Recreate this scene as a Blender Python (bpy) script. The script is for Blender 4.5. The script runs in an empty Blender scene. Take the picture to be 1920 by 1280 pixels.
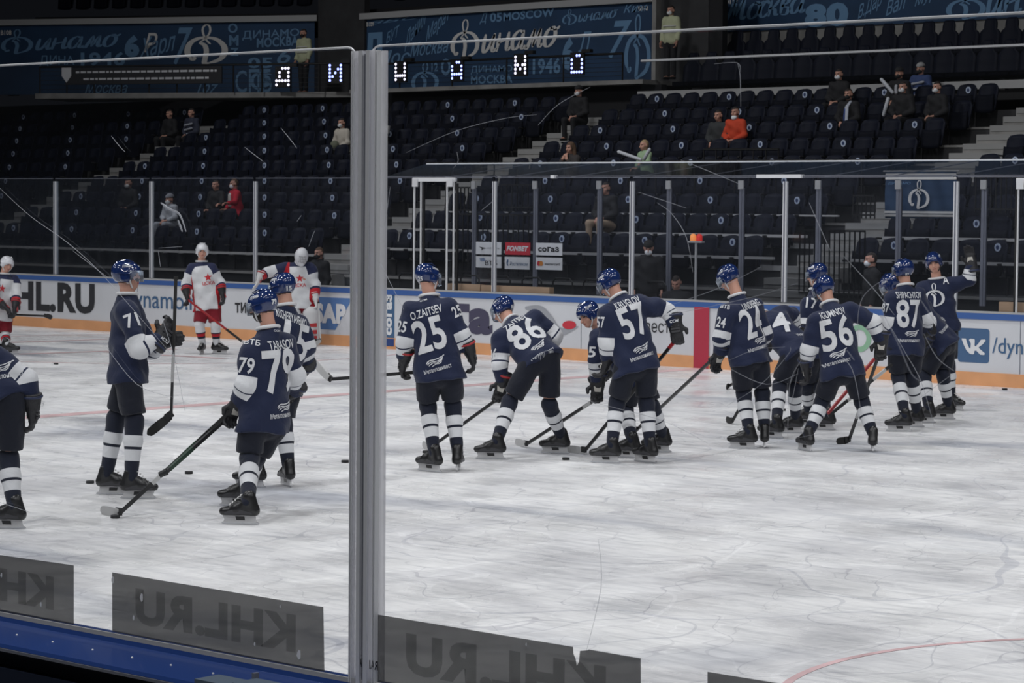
import bpy, bmesh, math, random
import numpy as np
from mathutils import Vector, Matrix
from mathutils.bvhtree import BVHTree
random.seed(7); np.random.seed(7)
PI = math.pi
SC = bpy.context.scene
COL = SC.collection

# ------------------------------------------------------------------ camera
F_PX = 4600.0
CAM_H, CAM_PITCH, CAM_ROLL, CAM_YAW = 2.5475, 0.0550, 0.0084, 0.7213
NEAR_Y, FAR_Y, GLASS_TOP, BOARD_H = 5.392, 31.27, 3.04, 1.07
_f = Vector((-math.sin(CAM_YAW)*math.cos(CAM_PITCH), math.cos(CAM_YAW)*math.cos(CAM_PITCH), -math.sin(CAM_PITCH)))
_r0 = Vector((math.cos(CAM_YAW), math.sin(CAM_YAW), 0)); _u0 = _r0.cross(_f)
_r = math.cos(CAM_ROLL)*_r0 + math.sin(CAM_ROLL)*_u0
_u = -math.sin(CAM_ROLL)*_r0 + math.cos(CAM_ROLL)*_u0
CAM = Vector((0, 0, CAM_H))
cam_data = bpy.data.cameras.new('camera'); cam_data.sensor_width = 36; cam_data.lens = F_PX/1920*36
cam_data.clip_end = 400; cam_data.clip_start = 0.2
cam_data.dof.use_dof = True; cam_data.dof.focus_distance = 12.0; cam_data.dof.aperture_fstop = 15
cam = bpy.data.objects.new('camera', cam_data); COL.objects.link(cam)
cam.matrix_world = Matrix(((_r.x, _u.x, -_f.x, 0), (_r.y, _u.y, -_f.y, 0), (_r.z, _u.z, -_f.z, CAM_H), (0, 0, 0, 1)))
SC.camera = cam
# horizontal axes of the view (right, away), used to describe poses
HR = _r0.copy(); HT = Vector((-math.sin(CAM_YAW), math.cos(CAM_YAW), 0)); UZ = Vector((0, 0, 1))

# ------------------------------------------------------------------ light and exposure
SC.view_settings.view_transform = 'Standard'; SC.view_settings.look = 'None'
SC.view_settings.gamma = 1; SC.view_settings.use_curve_mapping = False
SC.view_settings.exposure = 0.0
w = bpy.data.worlds.new('arena_air'); SC.world = w; w.use_nodes = True
w.node_tree.nodes['Background'].inputs[0].default_value = (0.5, 0.55, 0.7, 1)
w.node_tree.nodes['Background'].inputs[1].default_value = 0.008
def flood_or_fill_light(x, y, z, size, power, tx, ty, spread=150):
    l = bpy.data.lights.new('flood_or_fill_light', 'AREA'); l.shape = 'SQUARE'; l.size = size; l.energy = power
    l.color = (0.97, 0.98, 1.0); l.spread = math.radians(spread)
    o = bpy.data.objects.new('flood_or_fill_light', l); COL.objects.link(o)
    o.location = (x, y, z); o.rotation_euler = (Vector((x, y, z)) - Vector((tx, ty, 0))).to_track_quat('Z', 'Y').to_euler()
for ix in range(5):
    for iy in range(4):
        x = -44 + ix*13; y = -4 + iy*10
        flood_or_fill_light(x, y, 16, 1.3, 305, x*0.8-4, y*0.6+9, 120)

for ix in range(5): flood_or_fill_light(-44+ix*12, FAR_Y+1, 15, 1.3, 210, -44+ix*12, FAR_Y+11, 110)  # unseen fill lights, added to brighten the stands and the spectators

# ------------------------------------------------------------------ pixel <-> place helpers (1920 x 1280 frame)
def ray(px, py): px, py = float(px), float(py); return _f + _r*((px-960)/F_PX) + _u*((640-py)/F_PX)
def at(px, py, depth): return CAM + ray(px, py)*depth
def ice(px, py):
    d = ray(px, py); return CAM + d*(-CAM_H/d.z)
def onY(px, py, Y):
    d = ray(px, py); return CAM + d*(Y/d.y)
def depth_of(p): return (Vector(p)-CAM).dot(_f)
def proj(p):
    d = Vector(p)-CAM; z = d.dot(_f); return 960+F_PX*d.dot(_r)/z, 640-F_PX*d.dot(_u)/z

# ------------------------------------------------------------------ materials
def mat(name, col, rough=0.6, metal=0.0, emit=None, estr=0, spec=0.5, bump=0, bscale=40, var=0, vscale=3, coat=0):
    m = bpy.data.materials.new(name); m.use_nodes = True; nt = m.node_tree; b = nt.nodes['Principled BSDF']
    b.inputs['Base Color'].default_value = (*col, 1); b.inputs['Roughness'].default_value = rough
    b.inputs['Metallic'].default_value = metal; b.inputs['Specular IOR Level'].default_value = spec
    b.inputs['Coat Weight'].default_value = coat; b.inputs['Coat Roughness'].default_value = 0.08
    if emit: b.inputs['Emission Color'].default_value = (*emit, 1); b.inputs['Emission Strength'].default_value = estr
    if bump or var:
        tc = nt.nodes.new('ShaderNodeTexCoord')
    if bump:
        n = nt.nodes.new('ShaderNodeTexNoise'); n.inputs['Scale'].default_value = bscale; n.inputs['Detail'].default_value = 4
        bp = nt.nodes.new('ShaderNodeBump'); bp.inputs['Strength'].default_value = bump; bp.inputs['Distance'].default_value = 0.02
        nt.links.new(tc.outputs['Object'], n.inputs['Vector']); nt.links.new(n.outputs['Fac'], bp.inputs['Height']); nt.links.new(bp.outputs['Normal'], b.inputs['Normal'])
    if var:
        n = nt.nodes.new('ShaderNodeTexNoise'); n.inputs['Scale'].default_value = vscale; n.inputs['Detail'].default_value = 6
        r = nt.nodes.new('ShaderNodeValToRGB'); r.color_ramp.elements[0].position = 0.3; r.color_ramp.elements[1].position = 0.7
        r.color_ramp.elements[0].color = (*[c*(1-var) for c in col], 1); r.color_ramp.elements[1].color = (*[min(1, c*(1+var)) for c in col], 1)
        nt.links.new(tc.outputs['Object'], n.inputs['Vector']); nt.links.new(n.outputs['Fac'], r.inputs['Fac']); nt.links.new(r.outputs['Color'], b.inputs['Base Color'])
    return m
def sheer(name, col, alpha, rough=0.5, tint=(1, 1, 1), gloss=0.0, glow=0.0):
    """thin translucent sheet: transparent part + diffuse part (+ a little mirror)"""
    m = bpy.data.materials.new(name); m.use_nodes = True; nt = m.node_tree; nt.nodes.clear()
    o = nt.nodes.new('ShaderNodeOutputMaterial'); t = nt.nodes.new('ShaderNodeBsdfTransparent'); t.inputs[0].default_value = (*tint, 1)
    d = nt.nodes.new('ShaderNodeBsdfDiffuse'); d.inputs[0].default_value = (*col, 1)
    mx = nt.nodes.new('ShaderNodeMixShader'); mx.inputs[0].default_value = alpha
    dd = d
    if glow:
        tl = nt.nodes.new('ShaderNodeBsdfTranslucent'); tl.inputs[0].default_value = (*col, 1); dd = nt.nodes.new('ShaderNodeMixShader'); dd.inputs[0].default_value = glow
        nt.links.new(d.outputs[0], dd.inputs[1]); nt.links.new(tl.outputs[0], dd.inputs[2])
    nt.links.new(t.outputs[0], mx.inputs[1]); nt.links.new(dd.outputs[0], mx.inputs[2]); out = mx
    if gloss:
        g = nt.nodes.new('ShaderNodeBsdfGlossy'); g.inputs['Roughness'].default_value = rough; g.inputs[0].default_value = (0.9, 0.95, 1, 1)
        lw = nt.nodes.new('ShaderNodeFresnel'); lw.inputs[0].default_value = 1.3
        mu = nt.nodes.new('ShaderNodeMath'); mu.operation = 'MULTIPLY'; mu.inputs[1].default_value = gloss
        nt.links.new(lw.outputs[0], mu.inputs[0])
        m2 = nt.nodes.new('ShaderNodeMixShader'); nt.links.new(mu.outputs[0], m2.inputs[0]); nt.links.new(mx.outputs[0], m2.inputs[1]); nt.links.new(g.outputs[0], m2.inputs[2]); out = m2
    nt.links.new(out.outputs[0], o.inputs[0]); return m
def ice_material():
    m = bpy.data.materials.new('ice'); m.use_nodes = True; nt = m.node_tree; b = nt.nodes['Principled BSDF']; L = nt.links.new
    tc = nt.nodes.new('ShaderNodeTexCoord')
    def noise(scale, detail=5, stretch=None, rough=0.55, dist=0):
        n = nt.nodes.new('ShaderNodeTexNoise'); n.inputs['Scale'].default_value = scale; n.inputs['Detail'].default_value = detail
        n.inputs['Roughness'].default_value = rough; n.inputs['Distortion'].default_value = dist
        mp = nt.nodes.new('ShaderNodeMapping'); mp.inputs['Rotation'].default_value = (0, 0, stretch[2] if stretch else 0)
        mp.inputs['Scale'].default_value = (stretch[0], stretch[1], 1) if stretch else (1, 1, 1)
        L(tc.outputs['Object'], mp.inputs['Vector']); L(mp.outputs[0], n.inputs['Vector']); return n
    def ramp(src, stops):
        r = nt.nodes.new('ShaderNodeValToRGB'); e = r.color_ramp.elements
        while len(e) < len(stops): e.new(0.5)
        for i, (p, c) in enumerate(stops): e[i].position = p; e[i].color = (*c, 1) if len(c) == 3 else c
        L(src, r.inputs['Fac']); return r
    def mul(a, bb, f=1.0):
        x = nt.nodes.new('ShaderNodeMix'); x.data_type = 'RGBA'; x.blend_type = 'MULTIPLY'; x.inputs[0].default_value = f
        L(a, x.inputs[6]); L(bb, x.inputs[7]); return x
    base = ramp(noise(0.7, 8, None, 0.6, 0.4).outputs['Fac'], [(0.36, (0.70, 0.70, 0.71)), (0.5, (0.84, 0.84, 0.84)), (0.62, (0.92, 0.92, 0.91))])
    fine = ramp(noise(5, 8, (0.35, 1.8, 0.75), 0.7).outputs['Fac'], [(0.34, (0.66, 0.67, 0.69)), (0.54, (1, 1, 1))])
    dark_reflections = ramp(noise(0.45, 4, (0.45, 1.2, 0.75), 0.5, 0.5).outputs['Fac'], [(0.33, (0.62, 0.64, 0.69)), (0.43, (1, 1, 1))])  # reflection of the dark stands, painted into the ice as blue-grey streaks
    gr = ramp(noise(60, 3, (0.1, 2.0, 0.75)).outputs['Fac'], [(0.3, (0.86, 0.86, 0.88)), (0.6, (1, 1, 1))])
    c = mul(mul(base.outputs[0], fine.outputs[0], 0.7).outputs[2], dark_reflections.outputs[0]); c = mul(c.outputs[2], gr.outputs[0], 0.8)
    last = c.outputs[2]
    # skate cuts : thin light and dark lines
    for sc, rot, thr, colr in ((0.55, 0.2, 0.006, (1.12, 1.12, 1.12)), (0.8, 1.1, 0.004, (0.72, 0.73, 0.76)), (0.42, 2.0, 0.004, (0.75, 0.76, 0.8)), (1.1, 2.6, 0.005, (1.1, 1.1, 1.1)), (1.7, 0.9, 0.006, (0.8, 0.8, 0.82)), (2.3, 1.9, 0.007, (1.12, 1.12, 1.12)), (1.3, 0.1, 0.004, (0.7, 0.7, 0.73))):
        n = noise(sc, 1.5, (1, 0.6, rot), 0.3)
        s = nt.nodes.new('ShaderNodeMath'); s.operation = 'SUBTRACT'; s.inputs[1].default_value = 0.5; L(n.outputs['Fac'], s.inputs[0])
        ab = nt.nodes.new('ShaderNodeMath'); ab.operation = 'ABSOLUTE'; L(s.outputs[0], ab.inputs[0])
        lt = nt.nodes.new('ShaderNodeMath'); lt.operation = 'LESS_THAN'; lt.inputs[1].default_value = thr*0.5; L(ab.outputs[0], lt.inputs[0])
        x = nt.nodes.new('ShaderNodeMix'); x.data_type = 'RGBA'; x.blend_type = 'MULTIPLY'; x.inputs[7].default_value = (*colr, 1)
        mm = nt.nodes.new('ShaderNodeMath'); mm.operation = 'MULTIPLY'; mm.inputs[1].default_value = 0.7; L(lt.outputs[0], mm.inputs[0])
        L(mm.outputs[0], x.inputs[0]); L(last, x.inputs[6]); last = x.outputs[2]
    L(last, b.inputs['Base Color'])
    rr = ramp(noise(0.9, 6, (1, 1, 0), 0.6).outputs['Fac'], [(0.35, (0.16,)*3), (0.6, (0.42,)*3)])
    L(rr.outputs[0], b.inputs['Roughness']); b.inputs['Specular IOR Level'].default_value = 0.25
    bp = nt.nodes.new('ShaderNodeBump'); bp.inputs['Strength'].default_value = 0.25; bp.inputs['Distance'].default_value = 0.01
    L(noise(9, 8, (0.4, 2, 0.75), 0.7).outputs['Fac'], bp.inputs['Height']); L(bp.outputs[0], b.inputs['Normal'])
    return m
M = dict(
 ice=ice_material(),
 redline=mat('faded_red_paint', (0.66, 0.46, 0.47), 0.4, var=0.25, vscale=2.5),
 board=mat('board_white', (0.62, 0.63, 0.66), 0.35, var=0.06, vscale=1.2),
 blue=mat('board_blue', (0.045, 0.115, 0.34), 0.35), navyblue=mat('cap_blue', (0.014, 0.045, 0.19), 0.3, coat=0.3),
 panel=mat('board_back_navy', (0.004, 0.008, 0.022), 0.5), kick=mat('kick_orange', (0.72, 0.35, 0.16), 0.5, var=0.1),
 black=mat('black_plastic', (0.006, 0.006, 0.007), 0.5), blackm=mat('black_metal', (0.008, 0.008, 0.009), 0.45),
 ink=mat('ink_black', (0.02, 0.02, 0.024), 0.6), inkgrey=mat('ink_purple_grey', (0.06, 0.055, 0.10), 0.6), inkblue=mat('ink_blue', (0.05, 0.12, 0.24), 0.6),
 sapblue=mat('sign_blue', (0.09, 0.19, 0.42), 0.6), vkblue=mat('vk_blue', (0.055, 0.12, 0.24), 0.6), white=mat('print_white', (0.72, 0.73, 0.75), 0.6),
 signred=mat('sign_red', (0.55, 0.03, 0.05), 0.6), stripe=mat('stripe_red', (0.42, 0.03, 0.06), 0.5), swoosh=mat('swoosh_grey', (0.33, 0.34, 0.37), 0.6), green=mat('logo_green', (0.25, 0.45, 0.3), 0.6),
 alu=mat('aluminium', (0.75, 0.76, 0.79), 0.4, 0.25, bump=0.1), alud=mat('aluminium_dim', (0.18, 0.19, 0.23), 0.5, 0.3), edge=mat('acrylic_edge', (0.75, 0.76, 0.78), 0.3),
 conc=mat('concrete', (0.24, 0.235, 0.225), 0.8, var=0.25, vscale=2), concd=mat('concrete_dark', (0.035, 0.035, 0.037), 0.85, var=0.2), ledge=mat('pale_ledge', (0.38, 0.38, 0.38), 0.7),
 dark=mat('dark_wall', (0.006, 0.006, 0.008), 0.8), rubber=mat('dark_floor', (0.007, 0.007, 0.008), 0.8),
 seat=mat('seat_navy', (0.0042, 0.006, 0.015), 0.6, spec=.16, bump=0.1), seat2=mat('seat_navy_pan', (0.003, 0.004, 0.009), 0.7, spec=.12), arm=mat('armrest_grey', (0.10, 0.10, 0.11), 0.4),
 badge=mat('badge_pale', (0.45, 0.52, 0.66), 0.5), badgeb=mat('badge_blue', (0.02, 0.04, 0.12), 0.5),
 banner=mat('banner_blue', (0.013, 0.046, 0.11), 0.7, var=0.15, vscale=1.0), bannert=mat('banner_pale_blue', (0.13, 0.26, 0.43), 0.7), bannerw=mat('banner_white', (0.68, 0.67, 0.65), 0.7),
 wood=mat('pale_wood', (0.5, 0.33, 0.2), 0.6, var=0.1), ledoff=mat('led_off', (0.03, 0.03, 0.035), 0.4),
 led=mat('led_blue', (0.3, 0.35, 0.9), 0.4, emit=(0.30, 0.36, 1.0), estr=3.0), ledw=mat('led_white', (0.7, 0.7, 0.9), 0.4, emit=(0.78, 0.75, 1.0), estr=2.6),
 lampr=mat('lamp_red', (0.5, 0.02, 0.02), 0.3, emit=(0.8, 0.04, 0.03), estr=0.4), lampo=mat('lamp_orange', (0.7, 0.25, 0.06), 0.3, emit=(1, 0.35, 0.1), estr=0.5),
 glass=sheer('plexiglass', (0.6, 0.65, 0.7), 0.003, 0.03, (0.985, 0.985, 0.985), 0.12),
 glassfar=sheer('plexiglass_scuffed', (0.6, 0.65, 0.75), 0.006, 0.08, (0.95, 0.96, 0.98), 0.55),
 film=sheer('perforated_film', (0.12, 0.12, 0.12), 0.5, tint=(0.24, 0.24, 0.24)), filmt=sheer('film_print', (0.05, 0.05, 0.05), 0.15, tint=(0.78, 0.78, 0.78)),
 strip=sheer('scuffed_strip', (0.9, 0.9, 0.92), 0.55, tint=(0.95, 0.95, 0.96), glow=.8), scratch=sheer('scratch', (0.8, 0.82, 0.88), 0.42), scratch2=sheer('scratch_soft', (0.7, 0.72, 0.8), 0.16),
)

# ------------------------------------------------------------------ mesh helpers
def tag(o, label=None, cat=None, group=None, kind=None):
    if label: o['label'] = label
    if cat: o['category'] = cat
    if group: o['group'] = group
    if kind: o['kind'] = kind
    return o
class MB:
    def __init__(s): s.v = []; s.f = []; s.smooth = False
    def quad(s, a, b, c, d):
        n = len(s.v); s.v += [tuple(a), tuple(b), tuple(c), tuple(d)]; s.f.append((n, n+1, n+2, n+3)); return s
    def obox(s, c, ax, ay, az):
        """oriented box: centre and three half-extent vectors"""
        c = Vector(c); n = len(s.v)
        for k in (-1, 1):
            for j in (-1, 1):
                for i in (-1, 1): s.v.append(tuple(c + ax*i + ay*j + az*k))
        for q in ((0, 2, 3, 1), (4, 5, 7, 6), (0, 1, 5, 4), (2, 6, 7, 3), (0, 4, 6, 2), (1, 3, 7, 5)): s.f.append(tuple(n+i for i in q))
        return s
    def box(s, x0, x1, y0, y1, z0, z1):
        return s.obox(((x0+x1)/2, (y0+y1)/2, (z0+z1)/2), Vector(((x1-x0)/2, 0, 0)), Vector((0, (y1-y0)/2, 0)), Vector((0, 0, (z1-z0)/2)))
    def tube(s, pts, r, n=8, flat=None, cap=True):
        pts = [Vector(p) for p in pts]; base = len(s.v); prev = None
        rs = r if isinstance(r, (list, tuple)) else [r]*len(pts)
        for i, p in enumerate(pts):
            t = (pts[min(i+1, len(pts)-1)] - pts[max(i-1, 0)]).normalized()
            if prev is None:
                a = Vector((0, 0, 1)) if abs(t.z) < 0.9 else Vector((1, 0, 0)); u = t.cross(a).normalized()
            else: u = (prev - t*prev.dot(t)).normalized()
            prev = u; v = t.cross(u)
            for k in range(n):
                an = 2*PI*(k+0.5)/n; s.v.append(tuple(p + rs[i]*(math.cos(an)*u + math.sin(an)*v*(flat or 1))))
            if i:
                for k in range(n):
                    a = base+(i-1)*n; b = base+i*n; s.f.append((a+k, a+(k+1) % n, b+(k+1) % n, b+k))
        if cap: s.f.append(tuple(base+k for k in range(n))[::-1]); s.f.append(tuple(base+(len(pts)-1)*n+k for k in range(n)))
        return s
    def prism(s, poly, c, u, v, nrm, th):
        """2-D outline extruded: c + x u + y v, thickness th along nrm"""
        n = len(s.v); k = len(poly); c = Vector(c)
        for t in (0, th):
            for x, y in poly: s.v.append(tuple(c + u*x + v*y + nrm*t))
        s.f.append(tuple(range(n, n+k))[::-1]); s.f.append(tuple(range(n+k, n+2*k)))
        for i in range(k): s.f.append((n+i, n+(i+1) % k, n+k+(i+1) % k, n+k+i))
        return s
    def add(s, vs, fs):
        n = len(s.v); s.v += [tuple(x) for x in vs]; s.f += [tuple(n+i for i in q) for q in fs]; return s
    def mesh(s, name, m, smooth=False, origin=None):
        me = bpy.data.meshes.new(name); o = Vector(origin) if origin is not None else Vector()
        me.from_pydata([(x-o.x, y-o.y, z-o.z) for x, y, z in s.v], [], s.f); me.materials.append(m)
        if smooth: me.polygons.foreach_set('use_smooth', [True]*len(me.polygons))
        me.update(); return me
    def build(s, name, m, parent=None, smooth=False, origin=None, fixn=True):
        """links ONE mesh object; origin = world place of its own origin (children: relative to the parent's)"""
        if origin is None:
            origin = parent['_o'] if parent is not None and '_o' in parent else None
        me = s.mesh(name, m, smooth, origin)
        if fixn:
            bm = bmesh.new(); bm.from_mesh(me); bmesh.ops.recalc_face_normals(bm, faces=bm.faces); bm.to_mesh(me); bm.free()
        o = bpy.data.objects.new(name, me); COL.objects.link(o)
        if parent is not None: o.parent = parent; o['_o'] = parent['_o'] if '_o' in parent else (0, 0, 0)
        else:
            if origin is not None: o.location = origin
            o['_o'] = tuple(origin) if origin is not None else (0.0, 0.0, 0.0)
        return o
def empty(name, loc, label=None, cat=None, group=None):
    o = bpy.data.objects.new(name, None); COL.objects.link(o); o.location = loc; o['_o'] = tuple(loc); o.empty_display_size = 0.1
    return tag(o, label, cat, group)
def struct(o): o['kind'] = 'structure'; return o

# ------------------------------------------------------------------ lettering
_tc = {}
_LAT = str.maketrans('аосеОСЕВРАМТКНХурх', 'aoceOCEBPAMTKHXypx')
def text2d(s, bold=0.0, shear=0.0, cuts=0):
    """flat letters: vertices scaled to a unit box (0..1, 0..1), faces, aspect w/h"""
    if bold > .02: s = s.translate(_LAT)
    if any(ord(c) > 127 and c in 'бдДФфЗБвяЯрюинвтл' for c in s): bold = min(bold, .008)
    key = (s, bold, shear, cuts)
    if key in _tc: return _tc[key]
    cu = bpy.data.curves.new('t', 'FONT'); cu.body = s; cu.size = 1; cu.offset = bold; cu.shear = shear; cu.resolution_u = 3
    if bold > 0.02: cu.space_character = 1+bold*1.5
    ob = bpy.data.objects.new('t', cu); me = ob.to_mesh()
    v = [(p.co.x, p.co.y) for p in me.vertices]; f = [tuple(p.vertices) for p in me.polygons]
    ob.to_mesh_clear(); bpy.data.objects.remove(ob); bpy.data.curves.remove(cu)
    return _store(key, v, f, cuts)
def _store(key, v, f, cuts):
    a = np.array(v); lo = a.min(0); hi = a.max(0); a = (a-lo)/(hi-lo); asp = (hi[0]-lo[0])/(hi[1]-lo[1])
    v = [tuple(x) for x in a]
    if cuts:
        bm = bmesh.new(); vs = [bm.verts.new((x, y, 0)) for x, y in v]
        for q in f:
            try: bm.faces.new([vs[i] for i in q])
            except ValueError: pass
        nx = max(2, int(cuts*min(asp, 6))); ny = cuts
        for i in range(1, nx): bmesh.ops.bisect_plane(bm, geom=bm.verts[:]+bm.edges[:]+bm.faces[:], plane_co=(i/nx, 0, 0), plane_no=(1, 0, 0))
        for i in range(1, ny): bmesh.ops.bisect_plane(bm, geom=bm.verts[:]+bm.edges[:]+bm.faces[:], plane_co=(0, i/ny, 0), plane_no=(0, 1, 0))
        bm.verts.index_update(); v = [(p.co.x, p.co.y) for p in bm.verts]; f = [tuple(p.index for p in q.verts) for q in bm.faces]; bm.free()
    if key is not None: _tc[key] = (v, f, asp)
    return v, f, asp
def smooth_line(P, n=6):
    P = [np.array(p, float) for p in P]; out = []
    for i in range(len(P)-1):
        a = P[max(i-1, 0)]; b = P[i]; c = P[i+1]; d = P[min(i+2, len(P)-1)]
        for k in range(n):
            t = k/n; out.append(0.5*((2*b)+(-a+c)*t+(2*a-5*b+4*c-d)*t*t+(-a+3*b-3*c+d)*t**3))
    out.append(P[-1]); return out
def strokes2d(key, lines, thick, thin, cuts=0):
    """brush lettering: thick where the pen runs down, thin where it runs across"""
    if key in _tc: return _tc[key]
    v = []; f = []
    for ln in lines:
        tk, tn = thick, thin
        if isinstance(ln, tuple): ln, tk, tn = ln
        P = smooth_line(ln); b = len(v)
        for i, p in enumerate(P):
            t = P[min(i+1, len(P)-1)]-P[max(i-1, 0)]; t = t/(np.linalg.norm(t)+1e-9)
            w_ = (tn+(tk-tn)*abs(t[1])**1.5)/2; e = min(i, len(P)-1-i)/3; w_ *= min(1, 0.45+0.55*e)
            q = np.array([-t[1], t[0]])*w_; v += [tuple(p+q), tuple(p-q)]
            if i: k = b+2*i; f.append((k-2, k-1, k+1, k))
    return _store(key, v, f, cuts)
LOGO_D = [([(-.52, -.36), (-.60, -.10), (-.52, .22), (-.30, .42), (.0, .48), (.34, .40), (.58, .12), (.60, -.2), (.44, -.46), (.12, -.60)], .20, .10),
          ([(-.52, -.36), (-.42, -.44), (-.34, -.34)], .16, .12),
          ([(.12, -.60), (-.04, -.62), (-.02, -.4), (.02, -.1), (-.04, .16), (-.22, .26)], .17, .10),
          ([(-.22, .26), (-.02, .44), (.13, .70), (.12, .96), (-.0, 1.02), (-.1, .86), (-.07, .6), (.04, .34), (.16, .2)], .07, .05)]
SCRIPT = {'и': ([[(0, 1), (-.02, .3), (.08, .02), (.3, .3), (.5, .95)], [(.5, 1), (.48, .3), (.56, .03), (.72, .2)]], .78),
 'н': ([[(0, 1), (-.02, .0)], [(-.0, .45), (.25, .55), (.48, .6)], [(.5, 1), (.48, .3), (.56, .03), (.72, .2)]], .78),
 'а': ([[(.5, .85), (.28, 1), (.04, .75), (0, .35), (.12, .03), (.32, .12), (.5, .6)], [(.52, 1), (.5, .3), (.58, .03), (.74, .2)]], .8),
 'м': ([[(-.05, .1), (.03, .0), (.12, .3), (.3, 1)], [(.3, 1), (.34, .05)], [(.34, .1), (.62, 1)], [(.62, 1), (.62, .3), (.7, .03), (.84, .2)]], .92),
 'о': ([[(.3, 1), (.08, .8), (0, .4), (.1, .05), (.3, .02), (.5, .3), (.52, .7), (.38, 1), (.3, .9), (.5, .85), (.7, 1.02)]], .6),
 'с': ([[(.4, .8), (.25, 1), (.05, .7), (0, .35), (.12, .03), (.3, .05), (.45, .25)]], .5),
 'к': ([[(0, 1), (0, 0)], [(.4, 1), (.2, .6), (.02, .48), (.25, .4), (.35, .05), (.5, .1)]], .6),
 'в': ([[(0, .1), (0, .9), (.15, 1.02), (.3, .8), (.05, .55), (.35, .4), (.3, .03), (.02, .03)]], .5),
 'М': ([[(-.15, .2), (-.05, .0), (.1, .5), (.25, 1.5)], [(.25, 1.5), (.38, .2)], [(.38, .2), (.75, 1.5)], [(.75, 1.5), (.74, .3), (.84, .03), (1.0, .2)]], 1.1)}
def script_lines(word, logo_first=False):
    L = []; x = 0
    for ch in word:
        if ch == 'Д':
            for l, a, b in LOGO_D: L.append(([(px*1.15+.75, py*1.25+.62) for px, py in l], a*1.15, b*1.1))
            x += 1.75
        else:
            g, adv = SCRIPT[ch]
            for l in g: L.append([(x+a+0.18*b, b) for a, b in l])
            x += adv
    return L
def word2d(word): return strokes2d(('w', word), script_lines(word), .2, .07)
class VP:
    """a vertical plane through two ground points; (u, z) coordinates"""
    def __init__(s, A, B, out):
        s.a = Vector((A[0], A[1], 0)); s.d = (Vector((B[0], B[1], 0))-s.a).normalized(); s.n = Vector(out).normalized()
    def uz(s, px, py):
        d = ray(px, py); nn = s.d.cross(UZ); t = (s.a-CAM).dot(nn)/d.dot(nn); p = CAM+d*t; return (p-s.a).dot(s.d), p.z
    def P(s, u, z, o=0.0): return s.a+s.d*u+UZ*z+s.n*o
def put2d(mb, g, plane, u0, z0, u1, z1, off=0.012, rot=0.0, slope=0.0):
    """letters g into the rectangle of the plane; rot turns about the centre (radians)"""
    v, f, _ = g; cu, cz = (u0+u1)/2, (z0+z1)/2; W, H = u1-u0, z1-z0; ca, sa = math.cos(rot), math.sin(rot); out = []
    for x, y in v:
        a, b = (x-.5)*W, (y-.5)*H; out.append(plane.P(cu+a*ca-b*sa, cz+a*sa+b*ca+slope*a, off))
    mb.add(out, f)
def rect(mb, plane, u0, z0, u1, z1, off=0.006, th=0.004):
    mb.obox(plane.P((u0+u1)/2, (z0+z1)/2, off), plane.d*((u1-u0)/2), plane.n*(th/2), UZ*((z1-z0)/2))
# ================================================================== THE RINK
X0, X1 = -75.0, 22.0
b = MB(); b.quad((X0, NEAR_Y, 0), (X1, NEAR_Y, 0), (X1, FAR_Y, 0), (X0, FAR_Y, 0)); struct(b.build('floor_ice', M['ice'], fixn=False))
b = MB(); b.quad((X0, FAR_Y+0.1, -0.02), (X1, FAR_Y+0.1, -0.02), (X1, 80, -0.02), (X0, 80, -0.02)); b.quad((X0, -12, -0.02), (X1, -12, -0.02), (X1, NEAR_Y, -0.02), (X0, NEAR_Y, -0.02)); struct(b.build('floor_concourse', M['rubber'], fixn=False))
# painted lines under the ice
b = MB(); cx = onY(1317, 690, FAR_Y).x
b.quad((cx-.15, NEAR_Y+.05, .002), (cx+.15, NEAR_Y+.05, .002), (cx+.15, FAR_Y-.02, .002), (cx-.15, FAR_Y-.02, .002)); struct(b.build('trim_centre_line', M['redline'], fixn=False))
def ring(c, r, w_, a0=0, a1=2*PI, n=72):
    m = MB()
    for i in range(n):
        a, e = a0+(a1-a0)*i/n, a0+(a1-a0)*(i+1)/n
        m.quad(*[(c[0]+rr*math.cos(t), c[1]+rr*math.sin(t), .002) for rr, t in ((r-w_/2, a), (r+w_/2, a), (r+w_/2, e), (r-w_/2, e))])
    return m
pA, pB, pC = ice(1530, 1252), ice(1700, 1215), ice(1920, 1198)
def circ(a, b_, c):
    ax, ay, bx, by, cx_, cy = a.x, a.y, b_.x, b_.y, c.x, c.y; d = 2*(ax*(by-cy)+bx*(cy-ay)+cx_*(ay-by))
    ux = ((ax*ax+ay*ay)*(by-cy)+(bx*bx+by*by)*(cy-ay)+(cx_*cx_+cy*cy)*(ay-by))/d
    uy = ((ax*ax+ay*ay)*(cx_-bx)+(bx*bx+by*by)*(ax-cx_)+(cx_*cx_+cy*cy)*(bx-ax))/d
    return (ux, uy), math.hypot(ax-ux, ay-uy)
cc, rr_ = circ(pA, pB, pC)
struct(ring(cc, rr_, .05).build('trim_face_off_circle', M['redline'], fixn=False))
fc = ice(300, 651); struct(ring((fc.x, fc.y), 4.5, .09).build('trim_far_circle', M['redline'], fixn=False))
for k, (a, e) in enumerate((((20, 642), (200, 636)), ((30, 664), (330, 654)), ((200, 660), (420, 672)))):
    p, q = ice(*a), ice(*e); d = (q-p).normalized(); n = Vector((-d.y, d.x, 0))*.10
    m = MB(); m.quad(*(x+UZ*.003 for x in (p-n, p+n, q+n, q-n))); struct(m.build('trim_face_off_mark', M['redline'], fixn=False))

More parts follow.
